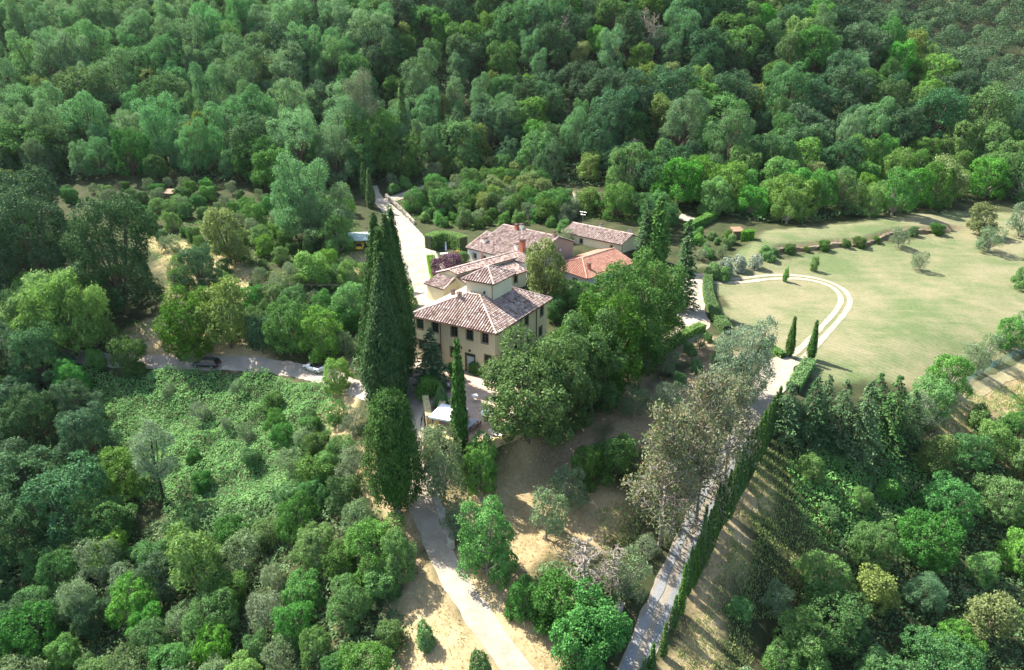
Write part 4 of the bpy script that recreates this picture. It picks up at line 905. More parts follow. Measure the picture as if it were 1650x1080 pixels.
def clip_row(poly2, a):
    """interval of s where the line across=a lies inside the convex polygon of (across, s) points"""
    ss = []
    n = len(poly2)
    for i in range(n):
        (a0, s0), (a1, s1) = poly2[i], poly2[(i+1) % n]
        if (a0 - a)*(a1 - a) < 0: ss.append(s0 + (s1-s0)*(a-a0)/(a1-a0))
    return (min(ss), max(ss)) if len(ss) >= 2 else None
def tile_mesh(faces, mat, spacing=0.45, r=0.135, tl=0.46, seed=1, lift=0.015):
    rng = np.random.default_rng(seed); V = []; F = []; T = []; K = 5; nv = 0
    for poly in faces:
        P = np.array(poly, float); n = np.cross(P[1]-P[0], P[2]-P[0]); n /= np.linalg.norm(n)
        if n[2] < 0: n = -n
        d = np.array([0, 0, -1.0]); d = d - (d@n)*n; d /= np.linalg.norm(d); ac = np.cross(n, d)
        q = [((p-P[0])@ac, (p-P[0])@d) for p in P]; lo = min(x[0] for x in q); hi = max(x[0] for x in q)
        m = int((hi-lo)/spacing)
        for i in range(m+1):
            a = lo + (hi-lo-m*spacing)/2 + i*spacing; a = min(max(a, lo+0.02), hi-0.02)
            iv = clip_row(q, a)
            if not iv or iv[1]-iv[0] < 0.15: continue
            s = iv[1] + 0.05
            while s > iv[0] + 0.1:
                s2 = max(iv[0], s - tl - 0.05); jx = rng.normal(0, 0.012); jz = rng.normal(0, 0.006); tint = rng.normal(0.52, 0.22)
                for ss, rr, up in ((s2, r*0.84, 0.0), (s, r*1.03, 0.028)):
                    c = P[0] + ac*(a+jx) + d*ss + n*(lift+up+jz)
                    for k in range(K):
                        th = math.pi*k/(K-1); V.append(c + ac*math.cos(th)*rr + n*math.sin(th)*rr*0.85); T.append(tint)
                for k in range(K-1): F.append((nv+k, nv+k+1, nv+K+k+1, nv+K+k))
                nv += 2*K; s -= tl
    return mesh_np('roof_tiles', np.array(V), np.array(F), mat, T)
def slab(faces, th, name, mat, parent):
    m = MB()
    for p in faces:
        P = [Vector(q) for q in p]; n = (P[1]-P[0]).cross(P[2]-P[0])
        if n.z < 0: P = P[::-1]
        B = [q - Vector((0, 0, th)) for q in P]; m.poly(*P); m.poly(*B[::-1])
        for i in range(len(P)): j = (i+1) % len(P); m.poly(P[i], B[i], B[j], P[j])
    return m.build(name, mat, parent)
def roof(parent, faces, ridges, tmat='tiles', gmat='tiles_gap', name='roof', seed=1, th=0.16):
    o = slab(faces, th, name, M[gmat], parent)
    t = link('roof_tiles', tile_mesh(faces, M[tmat], seed=seed), o); t['kind'] = 'stuff'
    if ridges:
        m = MB(); rng = np.random.default_rng(seed)
        V = []; T = []
        for a, b in ridges:
            a = Vector(a); b = Vector(b); n = max(1, int((b-a).length/0.45))
            for i in range(n):
                p = a.lerp(b, i/n); q = a.lerp(b, (i+1.1)/n); z = Vector((0, 0, 0.05))
                m.tube([p+z, q+z+Vector((0, 0, 0.025))], [0.15, 0.17], 8)
        me = m.mesh('ridge_tiles', M[tmat]); at = me.attributes.new('tint', 'FLOAT', 'POINT')
        at.data.foreach_set('value', np.repeat(rng.normal(0.62, 0.18, len(me.vertices)//16), 16).astype(np.float32))
        link('ridge_tiles', me, o)['kind'] = 'stuff'
    return o
def face_z(faces, x, y):
    for p in faces:
        if poly_sd(np.array(x), np.array(y), [q[:2] for q in p]) <= 0:
            P = np.array(p); n = np.cross(P[1]-P[0], P[2]-P[0]); return float(P[0][2] - ((x-P[0][0])*n[0] + (y-P[0][1])*n[1])/n[2])
    return None
class Wall:
    """vertical wall from p0 along d (local xy), outward normal nout, with openings"""
    def __init__(s, p0, p1, z0, z1): 
        s.p0 = Vector((*p0, 0)); e = Vector((*p1, 0)) - s.p0; s.L = e.length; s.d = e.normalized(); s.out = Vector((s.d.y, -s.d.x, 0)); s.z0 = z0; s.z1 = z1; s.holes = []
    def at(s, u, z, depth=0.0): return s.p0 + s.d*u + Vector((0, 0, z)) - s.out*depth
    def add(s, mb, depth=0.28, top=None):
        xs = sorted({0, s.L, *[h[0] for h in s.holes], *[h[1] for h in s.holes]}); zs = sorted({s.z0, s.z1, *[h[2] for h in s.holes], *[h[3] for h in s.holes]})
        for a, b in zip(xs[:-1], xs[1:]):
            for c, d in zip(zs[:-1], zs[1:]):
                mx, mz = (a+b)/2, (c+d)/2
                if any(h[0] < mx < h[1] and h[2] < mz < h[3] for h in s.holes): continue
                mb.poly(s.at(a, c), s.at(b, c), s.at(b, d), s.at(a, d))
        for a, b, c, d in s.holes:
            q = [(a, c), (b, c), (b, d), (a, d)]
            for i in range(4):
                (u0, w0), (u1, w1) = q[i], q[(i+1) % 4]
                mb.poly(s.at(u0, w0), s.at(u0, w0, depth), s.at(u1, w1, depth), s.at(u1, w1))
    def bar(s, mb, a, b, c, d, f, bk):   # box between u a..b, z c..d, from front offset f (negative = proud) to bk
        mb.hexa([s.at(a,c,f), s.at(b,c,f), s.at(b,c,bk), s.at(a,c,bk), s.at(a,d,f), s.at(b,d,f), s.at(b,d,bk), s.at(a,d,bk)])
    def window(s, parent, u, z, w, h, style='shut', name='window'):
        a, b, c, d = u-w/2, u+w/2, z-h/2, z+h/2; s.holes.append((a, b, c, d))
        m = MB(); t = 0.13
        s.bar(m, a-t, a-0.004, c-t, d+t, -0.04, 0.0); s.bar(m, b+0.004, b+t, c-t, d+t, -0.04, 0.0); s.bar(m, a-0.003, b+0.003, d+0.004, d+t, -0.04, 0.0); s.bar(m, a-0.003, b+0.003, c-t, c-0.004, -0.09, 0.0)
        o = m.build(name, M['frame'], parent)
        m = MB(); s.bar(m, a, b, c, d, 0.20, 0.26); m.build('pane', M['glass'], o)
        m = MB()
        for x in (a+0.05, (a+b)/2, b-0.05): s.bar(m, x-0.035, x+0.035, c, d, 0.165, 0.199)
        s.bar(m, a+0.09, b-0.09, z+h*0.12-0.02, z+h*0.12+0.02, 0.172, 0.199); m.build('casement', M['wood'], o)
        if style in ('shut', 'ajar', 'open'):
            for sgn in (-1, 1):
                m = MB(); x0, x1 = (a+0.015, u-0.008) if sgn < 0 else (u+0.008, b-0.015)
                if style == 'open': x0, x1 = (a-0.13-w/2, a-0.15) if sgn < 0 else (b+0.15, b+0.13+w/2); f = -0.09
                elif style == 'ajar' and sgn > 0: continue
                else: f = 0.05
                for q0, q1 in ((x0, x0+0.07), (x1-0.07, x1)): s.bar(m, q0, q1, c+0.02, d-0.02, f, f+0.04)
                k = int((h-0.2)/0.13)
                for i in range(k+1): zz = c+0.06+(h-0.2)*i/k; s.bar(m, x0+0.071, x1-0.071, zz, zz+0.085, f+0.005+0.012*(i % 2), f+0.033)
                m.build('shutter', M['shutter'], o)
        return o
def world_plane_px(origin, ang, wall, u, v):
    """where a photo pixel's ray meets a wall: (distance along wall, height above the thing's origin)"""
    x = (u-825)/FPX; y = (v-540)/FPX; d = Vector((x, CP-y*SP, -(SP+y*CP)))
    ca, sa = math.cos(ang), math.sin(ang); R = lambda p: Vector((p.x*ca-p.y*sa, p.x*sa+p.y*ca, 0))
    p0 = R(wall.p0) + Vector((origin[0], origin[1], 0)); n = R(wall.out); c = Vector((0, 0, CAM_H))
    t = (p0 - c).dot(n)/d.dot(n); h = c + d*t
    return (h-p0).dot(R(wall.d)), h.z
def chimney(parent, x, y, z, w=0.6, h=1.0, mat='towerplaster', cap='tiles_gap', depth=None, down=0.6):
    dp = depth or w; o = MB().box(x-w/2, y-dp/2, z-down, x+w/2, y+dp/2, z+h).build('chimney', M[mat], parent)
    m = MB()
    for sx in (-1, 1):
        for sy in (-1, 1): m.box(x+sx*w*0.4-0.05, y+sy*dp*0.4-0.05, z+h, x+sx*w*0.4+0.05, y+sy*dp*0.4+0.05, z+h+0.22)
    zz = z+h+0.222; a, b = w*0.68, dp*0.68
    m.box(x-a, y-b, zz, x+a, y+b, zz+0.06); m.poly((x-a,y-b,zz+0.062),(x+a,y-b,zz+0.062),(x+a*0.1,y,zz+0.22),(x-a*0.1,y,zz+0.22)); m.poly((x+a,y+b,zz+0.062),(x-a,y+b,zz+0.062),(x-a*0.1,y,zz+0.22),(x+a*0.1,y,zz+0.22))
    m.poly((x-a,y+b,zz+0.062),(x-a,y-b,zz+0.062),(x-a*0.1,y,zz+0.22)); m.poly((x+a,y-b,zz+0.062),(x+a,y+b,zz+0.062),(x+a*0.1,y,zz+0.22))
    m.build('chimney_cap', M[cap], o); return o
def pipe(parent, wall, u, z0, z1): 
    m = MB(); m.tube([wall.at(u, z1, -0.10), wall.at(u, z0, -0.10)], 0.065, 6); return m.build('drainpipe', M['copper'], parent)

# --- the villa
W_, D_, EZ, OV = 15.8, 18.0, 7.5, 0.6
villa = thing('villa', 'cream two-storey villa with hipped tile roof and square lookout tower', 'villa', (VO[0], VO[1], 0), VA)
rz = 10.5; A1, A2, A3, A4 = (7.3,5.9,rz), (9.4,5.9,rz), (9.4,12.1,rz), (7.3,12.1,rz)
e1, e2, e3, e4 = (0,0,EZ), (W_,0,EZ), (W_,D_,EZ), (0,D_,EZ)
VF = [[e1,e2,A2,A1],[e2,e3,A3,A2],[e3,e4,A4,A3],[e4,e1,A1,A4]]
roof(villa, VF, [(e1,A1),(e2,A2),(e3,A3),(e4,A4),(A1,A2)], seed=3)
wz = EZ - 0.02
walls = [Wall((OV,OV),(W_-OV,OV),-1.2,wz), Wall((W_-OV,OV),(W_-OV,D_-OV),-1.2,wz), Wall((W_-OV,D_-OV),(OV,D_-OV),-1.2,wz), Wall((OV,D_-OV),(OV,OV),-1.2,wz)]
wf, wr = walls[0], walls[1]
for (u, v), st in (((676.7,519.5),'shut'),((701,524.5),'shut'),((731.7,531),'ajar'),((756.7,536.5),'shut'),((781,541),'none')):
    s, z = world_plane_px(VO, VA, wf, u, v); wf.window(villa, s, min(z, 6.2), 1.15, 1.65, st)
for (u, v), st in (((679,549),'shut'),((705,556),'shut'),((730.5,562.5),'ajar'),((786,572),'shut')):
    s, z = world_plane_px(VO, VA, wf, u, v); wf.window(villa, s, 2.75, 1.1, 1.6, st)
s, z = world_plane_px(VO, VA, wf, 757.6, 576); print('door', s, z)
wf.holes.append((s-0.75, s+0.75, 0.08, 3.0))
m = MB(); wf.bar(m, s-0.92, s-0.754, 0.08, 3.17, -0.05, 0.0); wf.bar(m, s+0.754, s+0.92, 0.08, 3.17, -0.05, 0.0); wf.bar(m, s-0.75, s+0.75, 3.004, 3.17, -0.05, 0.0)
dr = m.build('door', M['shutter'], villa); m = MB(); wf.bar(m, s-0.62, s+0.62, 0.08, 2.62, 0.12, 0.18); m.build('door_leaf', M['doorwhite'], dr); m = MB(); wf.bar(m, s-0.745, s+0.745, 2.65, 2.995, 0.10, 0.2); wf.bar(m, s-0.745, s-0.63, 0.08, 2.645, 0.10, 0.2); wf.bar(m, s+0.63, s+0.745, 0.08, 2.645, 0.10, 0.2); m.build('door_frame', M['shutter'], dr)
m = MB(); wf.bar(m, s-1.5, s+1.5, -0.3, 0.075, -0.9, 0.0); m.build('doorstep', M['stone'], villa)
m = MB(); wf.bar(m, s-0.12, s+0.12, 3.5, 3.8, -0.18, -0.01); m.build('wall_lamp', M['black'], villa)
for u, v in ((822.4,529),(848.7,516.5),(873,500)):
    s, z = world_plane_px(VO, VA, wr, u, v); wr.window(villa, s, 6.0, 1.15, 1.65, 'shut')
for k in (2.2, 6.2, 10.5, 14.5): wr.window(villa, k, 2.6, 1.1, 1.6, 'shut')
for k in (2.5, 6.5, 10.5, 14.3): walls[3].window(villa, k, 5.9, 1.1, 1.6, 'shut')
mb = MB(); [w.add(mb) for w in walls]; mb.build('wall', M['cream'], villa)
s, z = world_plane_px(VO, VA, wf, 710.5, 540); pipe(villa, wf, s, -0.1, EZ-0.2)
for u, v in ((839,520),(864,505)): s, z = world_plane_px(VO, VA, wr, u, v); pipe(villa, wr, s, -0.1, EZ-0.2)
m = MB(); m.tube([(-0.06,-0.08,EZ-0.12),(W_+0.06,-0.08,EZ-0.12)], 0.075, 6); m.tube([(W_+0.08,-0.02,EZ-0.12),(W_+0.08,D_,EZ-0.12)], 0.075, 6); m.build('gutter', M['copper'], villa)
# tower
tx0, tx1, ty0, ty1, tz = 6.4, 11.2, 6.8, 12.6, 12.5
tw = [Wall((tx0,ty0),(tx1,ty0),8.0,tz-0.02), Wall((tx1,ty0),(tx1,ty1),8.0,tz-0.02), Wall((tx1,ty1),(tx0,ty1),8.0,tz-0.02), Wall((tx0,ty1),(tx0,ty0),8.0,tz-0.02)]
mb = MB(); [w.add(mb) for w in tw]; mb.build('tower_wall', M['towerplaster'], villa)
o_ = 0.5; q1, q2, q3, q4 = (tx0-o_,ty0-o_,tz), (tx1+o_,ty0-o_,tz), (tx1+o_,ty1+o_,tz), (tx0-o_,ty1+o_,tz); cx = (tx0+tx1)/2; B1, B2 = (cx,ty0+2.6,14.1), (cx,ty1-2.6,14.1)
TF = [[q1,q2,B1],[q2,q3,B2,B1],[q3,q4,B2],[q4,q1,B1,B2]]
roof(villa, TF, [(q1,B1),(q2,B1),(q3,B2),(q4,B2),(B1,B2)], name='tower_roof', seed=5)
MB().tube([tw[0].at(4.7, tz-0.2, -0.08), tw[0].at(4.7, 9.6, -0.08)], 0.05, 6).build('drainpipe', M['copper'], villa)
m = MB(); m.tube([tw[0].at(3.5, 10.9, -0.02), tw[0].at(3.5, 10.9, -0.45)], 0.05, 6); m.tube([tw[0].at(3.5, 10.75, -0.45), tw[0].at(3.5, 11.15, -0.45)], [0.20, 0.10], 8); m.build('wall_lamp', M['black'], villa)
m = MB(); m.tube([tw[0].at(3.4, 9.4, -0.3), tw[0].at(3.4, 10.5, -0.3)], 0.13, 8); m.build('flue', M['white'], villa)
for u, v, z in ((730,470,9.2),(741,490,9.0)):
    x, y = unproj(u, v, z); p = np.array([x, y])-VO; lx, ly = p@VE1, p@VE2; fz = face_z(VF, lx, ly) or z; chimney(villa, lx, ly, fz, 0.5, 0.75, 'brownstone')

# --- farmhouses behind (shared orientation)
def kthing(name, label, cat): return thing(name, label, cat, (KO[0], KO[1], 0), KA)
white = kthing('farmhouse', 'long white farmhouse with a broad weathered tile roof', 'house')
CF = [[(-0.3,-0.3,7.4),(1.6,-0.3,7.4),(1.6,6.0,9.75),(-0.3,6.0,9.75)], [(1.6,-0.3,7.45),(17.1,-0.3,7.45),(17.1,9.2,11.0),(1.6,9.2,11.0)], [(17.1,14.3,9.1),(1.6,14.3,9.1),(1.6,9.2,11.0),(17.1,9.2,11.0)], [(1.6,10,8.3),(-0.3,10,8.3),(-0.3,6.0,9.75),(1.6,6.0,9.75)]]
roof(white, CF, [((1.6,9.2,11.0),(17.1,9.2,11.0)),((1.6,9.2,11.0),(1.6,-0.2,7.47)),((17.05,9.2,11.0),(17.05,0,7.5)),((-0.25,-0.2,7.45),(-0.25,6,9.75))], seed=7)
fw = Wall((0,0),(17,0),3.4,7.35); lw = Wall((0,9.8),(0,0),3.4,7.3)
for u_ in (2.2,5.0,8.5): fw.window(white, u_, 6.0, 0.9, 1.1, 'none')
lw.window(white, 8.0, 5.6, 1.0, 2.0, 'shut', 'door'); lw.window(white, 3.5, 6.0, 0.8, 1.0, 'none')
mb = MB(); fw.add(mb); lw.add(mb)
mb.poly((0,9.8,3.4),(0,9.8,8.15),(0,6,9.6),(0,0,7.3),(0,0,7.299),(0,9.8,7.299)); mb.poly((17,14,3.4),(0,14,3.4),(0,14,8.9),(17,14,8.9)); mb.poly((1.9,9.8,7.3),(1.9,14,7.3),(1.9,14,9.0),(1.9,9.2,10.85),(1.9,0.2,7.4)); mb.poly((0,14,3.4),(0,9.8,3.4),(0,9.8,8.2),(0,14,8.2)); mb.build('wall', M['white'], white)
mb = MB(); mb.poly((16.95,0,3.0),(16.95,14,3.0),(16.95,14,9.05),(16.95,9.2,10.83),(16.95,0,7.37)); mb.build('gable_wall', M['brownstone'], white)
gw = Wall((17,0),(17,14),3.0,7.0); m = MB(); gw.bar(m, 9.4, 10.2, 7.8, 8.6, -0.06, 0.0); w0 = m.build('window', M['frame'], white); m = MB(); gw.bar(m, 9.55, 10.05, 7.95, 8.45, -0.075, -0.061); m.build('pane', M['doorwhite'], w0)
for lx, ly, w, h, mt in ((2.6,2.6,0.8,0.7,'white'),(6.0,8.6,0.7,0.9,'brick'),(7.0,9.0,0.7,0.9,'white'),(11.5,3.0,0.8,0.9,'white'),(13.3,2.6,0.9,2.2,'brick'),(20-4,9.0,0.5,0.8,'brownstone')):
    chimney(white, lx, ly, face_z(CF, lx, ly), w, h, mt)
wing = kthing('farmhouse_wing', 'low tiled wing with a stepped roof joining villa and farmhouse', 'house')
BF = [[(12,-15.5,8.4),(13.9,-15.5,7.85),(13.9,2.2,7.85),(12,2.2,8.4)], [(12,2.2,8.4),(8.2,2.2,7.1),(8.2,-15.5,7.1),(12,-15.5,8.4)], [(13.4,-15.2,7.35),(17.6,-15.2,6.1),(17.6,-0.4,6.1),(13.4,-0.4,7.35)],
      [(9.0,-19.2,6.0),(14.6,-19.2,6.0),(13.4,-15.55,7.0),(9.0,-15.55,7.0)]]
roof(wing, BF, [((12,-15.5,8.4),(12,2.2,8.4)),((14.6,-19.1,6.05),(13.4,-15.6,7.05))], seed=9)
bw = [Wall((9.4,-18.8),(14.0,-18.8),1.5,5.95), Wall((8.6,0.0),(8.6,-15.2),1.5,7.15), Wall((17.2,-14.9),(17.2,-0.5),1.5,6.15)]
for k in (3.0,6.0,9.0,11.5): bw[2].window(wing, k, 5.0, 0.9, 1.3, 'shut')
for k in (3,7,11): bw[1].window(wing, k, 5.0, 0.9, 1.2, 'shut')
mb = MB(); [w.add(mb) for w in bw]
mb.poly((8.6,-15.2,1.5),(17.2,-15.0,1.5),(17.2,-15.0,6.0),(13.6,-15.0,7.15),(13.6,-15.2,7.75),(12,-15.2,8.2),(8.6,-15.2,7.0)); mb.poly((9.4,-15.3,1.5),(9.4,-18.8,1.5),(9.4,-18.8,5.9),(9.4,-15.3,6.85)); mb.poly((14.0,-18.8,1.5),(14.0,-15.1,1.5),(13.5,-15.1,6.7),(14.0,-18.8,5.9)); mb.poly((13.6,-15.2,7.1),(13.6,2.0,7.1),(13.6,2.0,7.8),(13.6,-15.2,7.8)); mb.poly((17.2,-0.5,1.5),(8.6,-0.45,1.5),(8.6,-0.45,6.9),(12,-0.45,8.1),(17.2,-0.5,6.1)); mb.build('wall', M['cream'], wing)
m = MB(); m.tube([(9.6,-5.0,7.2),(9.6,-5.0,9.4)], 0.16, 8); fl = m.build('flue', M['brick'], wing)
annex = kthing('annex_house', 'small low annex with cream walls and a long gabled tile roof', 'house')
DF = [[(6.8,22.3,8.0),(23.2,22.3,8.0),(23.2,26.3,9.5),(6.8,26.3,9.5)], [(23.2,30.3,8.0),(6.8,30.3,8.0),(6.8,26.3,9.5),(23.2,26.3,9.5)]]
roof(annex, DF, [((6.8,26.3,9.5),(23.2,26.3,9.5))], seed=11)
dw = Wall((7.2,22.7),(22.9,22.7),4.5,8.0); dw.window(annex, 13.2, 7.0, 0.6, 0.6, 'none'); dw.window(annex, 5.0, 6.8, 0.8, 1.0, 'shut')
mb = MB(); dw.add(mb); mb.poly((22.9,22.7,4.5),(22.9,29.9,4.5),(22.9,29.9,8.0),(22.9,26.3,9.35),(22.9,22.7,8.0)); mb.poly((7.2,29.9,4.5),(7.2,22.7,4.5),(7.2,22.7,8.0),(7.2,26.3,9.35),(7.2,29.9,8.0)); mb.poly((22.9,29.9,4.5),(7.2,29.9,4.5),(7.2,29.9,8.0),(22.9,29.9,8.0)); mb.build('wall', M['cream'], annex)
chimney(annex, 14.5, 26.6, 9.4, 0.6, 0.8, 'greywall')
MB().tube([(22.86,23.0,4.6),(22.98,23.0,7.9)], 0.05, 5).build('drainpipe', M['copper'], annex)
m = MB(); m.tube([(7.9,28.5,8.4),(7.9,28.5,12.0)], 0.04, 5)
for k in range(4): m.tube([(7.3+k*0.4,28.0,11.8),(7.3+k*0.4,29.0,11.8)], 0.025, 4)
m.tube([(7.0,28.5,11.8),(8.9,28.5,11.8)], 0.03, 4); m.tube([(7.2,28.5,11.2),(8.6,28.5,11.2)], 0.03, 4); m.build('antenna', M['metal'], annex)
m = MB(); m.tube([(21.0,28.5,8.4),(21.0,28.5,9.4)], 0.04, 5)
m.tube([(21.0,28.45,9.5),(21.05,28.3,9.52),(21.1,28.15,9.54)], [0.08,0.38,0.50], 12); m.build('satellite_dish', M['metal'], annex)
red = kthing('red_roofed_outbuilding', 'low outbuilding with a newly laid red tile hip roof', 'outbuilding')
r1, r2 = (22.0,10.8,7.2), (22.0,20.8,7.2); EF = [[(17.4,5.6,5.9),(27.4,5.6,5.2),r1], [(27.4,5.6,5.2),(27.4,21.4,5.2),(22.0,21.4,7.2),r1], [(17.4,21.4,6.0),(17.4,5.6,5.9),r1,(22.0,21.4,7.2)]]
roof(red, EF, [(r1,(22.0,21.4,7.2)),((17.4,5.6,5.95),r1),((27.4,5.6,5.25),r1)], 'redtiles', 'red_gap', seed=13)
ew = [Wall((17.7,5.9),(27.1,5.9),2.2,5.25), Wall((27.1,5.9),(27.1,21.1),2.2,5.25), Wall((27.1,21.1),(17.7,21.1),2.2,5.25), Wall((17.7,21.1),(17.7,5.9),2.2,5.85)]
for k in (2.5,6.5): ew[0].window(red, k, 4.0, 1.0, 1.2, 'shut')
for k in (4,9,13): ew[1].window(red, k, 4.0, 1.0, 1.2, 'shut')
mb = MB(); [w.add(mb) for w in ew]; mb.poly((17.7,5.9,5.25),(27.1,5.9,5.25),(17.7,5.9,5.8)); mb.build('wall', M['greywall'], red)
chimney(red, 25.2, 8.9, face_z(EF, 25.2, 8.9), 0.55, 0.9, 'brick')

# --- sheds
def shed(name, label, u, v, rot, w, d, h, rmat, wmat, openfront=False):
    x, y = gpx(u, v); z = float(gz(x, y)); t = thing(name, label, 'shed', (x, y, z), rot)
    RF = [[(-w/2-.2,-d/2-.3,h),(w/2+.2,-d/2-.3,h),(w/2+.2,d/2+.2,h+.5),(-w/2-.2,d/2+.2,h+.5)]]
    m = MB()
    if not openfront: m.poly((-w/2,-d/2,-.5),(w/2,-d/2,-.5),(w/2,-d/2,h-.1),(-w/2,-d/2,h-.1))
    m.poly((w/2,-d/2,-.5),(w/2,d/2,-.5),(w/2,d/2,h+.3),(w/2,-d/2,h-.1)); m.poly((-w/2,d/2,-.5),(-w/2,-d/2,-.5),(-w/2,-d/2,h-.1),(-w/2,d/2,h+.3)); m.poly((w/2,d/2,-.5),(-w/2,d/2,-.5),(-w/2,d/2,h+.3),(w/2,d/2,h+.3))
    m.build('wall', M[wmat], t); slab(RF, 0.1, 'roof', M[rmat], t)
    m = MB(); m.box(-0.45,-d/2-0.05,0,0.45,-d/2-0.01,1.9)
    if not openfront: m.build('door', M['wood'], t)
    return t
M['greensheet'] = simple('pale_green_sheet', (0.42,0.52,0.44), 0.6, var=0.15); M['brownsheet'] = simple('rusty_brown_sheet', (0.26,0.16,0.10), 0.8, var=0.35, scale=2)
shed('garden_shed', 'low garden shed with a brown roof at the foot of the wood', 272, 322, -0.15, 5.2, 3.4, 2.0, 'brownsheet', 'wood')
shed('garden_hut', 'tiny dark hut behind the clipped box hedge on the upper lawn', 1186, 384, 0.1, 2.2, 2.0, 1.9, 'brownsheet', 'wood')
x, y = gpx(578, 404); z = float(gz(x, y)); CPR = 0.12
cp = thing('carport', 'open carport with a pale green sheet roof sheltering the yellow car', 'carport', (x, y, z), CPR)
slab([[(-4.2,-1.2,2.5),(2.4,-1.2,2.5),(2.4,5.2,2.8),(-4.2,5.2,2.8)]], 0.1, 'roof', M['greensheet'], cp)
for px_, py_ in ((-4.0,-1.0),(2.2,-1.0),(-4.0,5.0),(2.2,5.0),(-0.9,5.0)): MB().tube([(px_,py_,-0.4),(px_,py_,2.5+(0.25 if py_ > 0 else 0))], 0.08, 6).build('post', M['metal'], cp)
MB().box(-4.1,5.04,-0.4,2.3,5.15,2.4).build('back_wall', M['wood'], cp)
# ochre house glimpsed high in the wood
x, y = gpx(104, 112); z = float(gz(x, y)); oh = thing('ochre_house', 'ochre house glimpsed between trees high on the wooded hillside', 'house', (x, y, z), 0.5)
w = [Wall((-4,-3),(4,-3),-3,9), Wall((4,-3),(4,3),-3,9), Wall((4,3),(-4,3),-3,9), Wall((-4,3),(-4,-3),-3,9)]
for k in (2,4,6): w[0].window(oh, k, 7.2, 1.0, 1.4, 'shut'); w[0].window(oh, k, 4.0, 1.0, 1.4, 'shut')
mb = MB(); [q.add(mb) for q in w]; mb.build('wall', M['ochre'], oh)
HF = [[(-4.5,-3.5,9),(4.5,-3.5,9),(4.5,0,10.4),(-4.5,0,10.4)], [(4.5,3.5,9),(-4.5,3.5,9),(-4.5,0,10.4),(4.5,0,10.4)]]; roof(oh, HF, [((-4.5,0,10.4),(4.5,0,10.4))], seed=15)

# ------------------------------------------------------------------ terrace, walls, hedges, fence
def flat_poly(name, poly, z, th, mat, parent=None):
    m = MB(); P = [(x, y, z) for x, y in poly]; B = [(x, y, z-th) for x, y in poly]; m.poly(*P)
    for i in range(len(P)): j = (i+1) % len(P); m.poly(P[i], B[i], B[j], P[j])
    return m.build(name, mat, parent)
M['paving'] = gravel_mat('terracotta_paving', (0.34,0.24,0.18), (0.45,0.33,0.25), (0.55,0.42,0.33), 1.2)
def ccw(p): 
    a = sum(p[i][0]*p[(i+1) % len(p)][1]-p[(i+1) % len(p)][0]*p[i][1] for i in range(len(p))); return p if a > 0 else p[::-1]
ter = flat_poly('terrace', ccw(TERR), 0.06, 2.5, M['paving']); ter['kind'] = 'structure'
def path_wall(name, label, line, th, h, mat, cap=None, below=1.5, stones=False, seed=1, group=None, zfun=None):
    c = catmull(line, 1.0); d = np.gradient(c, axis=0); d /= np.linalg.norm(d, axis=1)[:, None]; n = np.stack([-d[:,1], d[:,0]], 1)
    z = zfun(c) if zfun else gz(c[:,0], c[:,1]); t = thing(name, label, 'wall', (float(c[0,0]), float(c[0,1]), float(z[0])), 0, group); o = np.array([c[0,0], c[0,1], z[0]])
    def loop(m, tk, zb, zt):
        for i in range(len(c)-1):
            q = []
            for zz in (zb, zt):
                for k, sg in ((i,-1),(i+1,-1),(i+1,1),(i,1)): q.append(tuple(np.array([*(c[k]+n[k]*sg*tk/2), z[k]+zz]) - o))
            m.hexa(q)
        return m
    loop(MB(), th, -below, h).build('core', mat, t)
    if cap: loop(MB(), th+0.14, h+0.002, h+0.10).build('coping', cap, t)
    if stones:
        rng = np.random.default_rng(seed); m = MB(); Lc = len(c)
        for k in range(int(Lc*max(h, 0.5)*9)):
            i = rng.integers(0, Lc-1); f = rng.random(); p = c[i]*(1-f)+c[i+1]*f; zz = z[i]*(1-f)+z[i+1]*f; sg = rng.choice((-1, 1)); 
            s = rng.uniform(0.10, 0.24, 3); ctr = np.array([*(p+n[i]*sg*(th/2)), zz+rng.uniform(0, h)])-o
            q = [(ctr + np.array([dx*s[0], dy*s[1], dz*s[2]*0.7])*rng.uniform(0.7, 1.1)) for dz in (-1,1) for dx, dy in ((-1,-1),(1,-1),(1,1),(-1,1))]; m.hexa(q)
        for k in range(Lc*3):
            i = rng.integers(0, Lc-1); f = rng.random(); p = c[i]*(1-f)+c[i+1]*f; zz = z[i]*(1-f)+z[i+1]*f; s = rng.uniform(0.12, 0.26, 3); ctr = np.array([*(p+n[i]*rng.uniform(-.4,.4)*th), zz+h])-o
            q = [(ctr + np.array([dx*s[0], dy*s[1], dz*s[2]*0.6])*rng.uniform(0.7, 1.1)) for dz in (-1,1) for dx, dy in ((-1,-1),(1,-1),(1,1),(-1,1))]; m.hexa(q)
        s_ = m.build('stones', M['bankstone'] if h < 0.2 else M['stone'], t); s_['kind'] = 'stuff'
    return t
tz0 = lambda c: np.zeros(len(c))
T = TERR
path_wall('parapet_wall', 'low terrace parapet with lichened coping beside the sun loungers', [T[4], T[5], T[6], T[7]], 0.4, 0.75, M['tanwall'], M['capstone'], 3.5, zfun=tz0)
path_wall('parapet_wall', 'terrace wall with coping running behind the slender cypress', [T[7], T[8], T[9]], 0.4, 0.5, M['tanwall'], M['capstone'], 3.5, zfun=tz0)
path_wall('parapet_wall', 'curved lower wall with yellowed coping below the terrace parapet', [unproj(832,716,-1.5), unproj(848,708,-1.5), unproj(862,700,-1.5)], 0.5, 0.5, M['tanwall'], M['capstone'], 3.0, zfun=lambda c: np.full(len(c), -1.5))
path_wall('gate_wall', 'tan garden wall at the drive gate, next to the dark conifer', [unproj(686,655,0), unproj(692,688,0)], 0.7, 1.6, M['tanwall'], M['capstone'], 2.5, zfun=tz0)
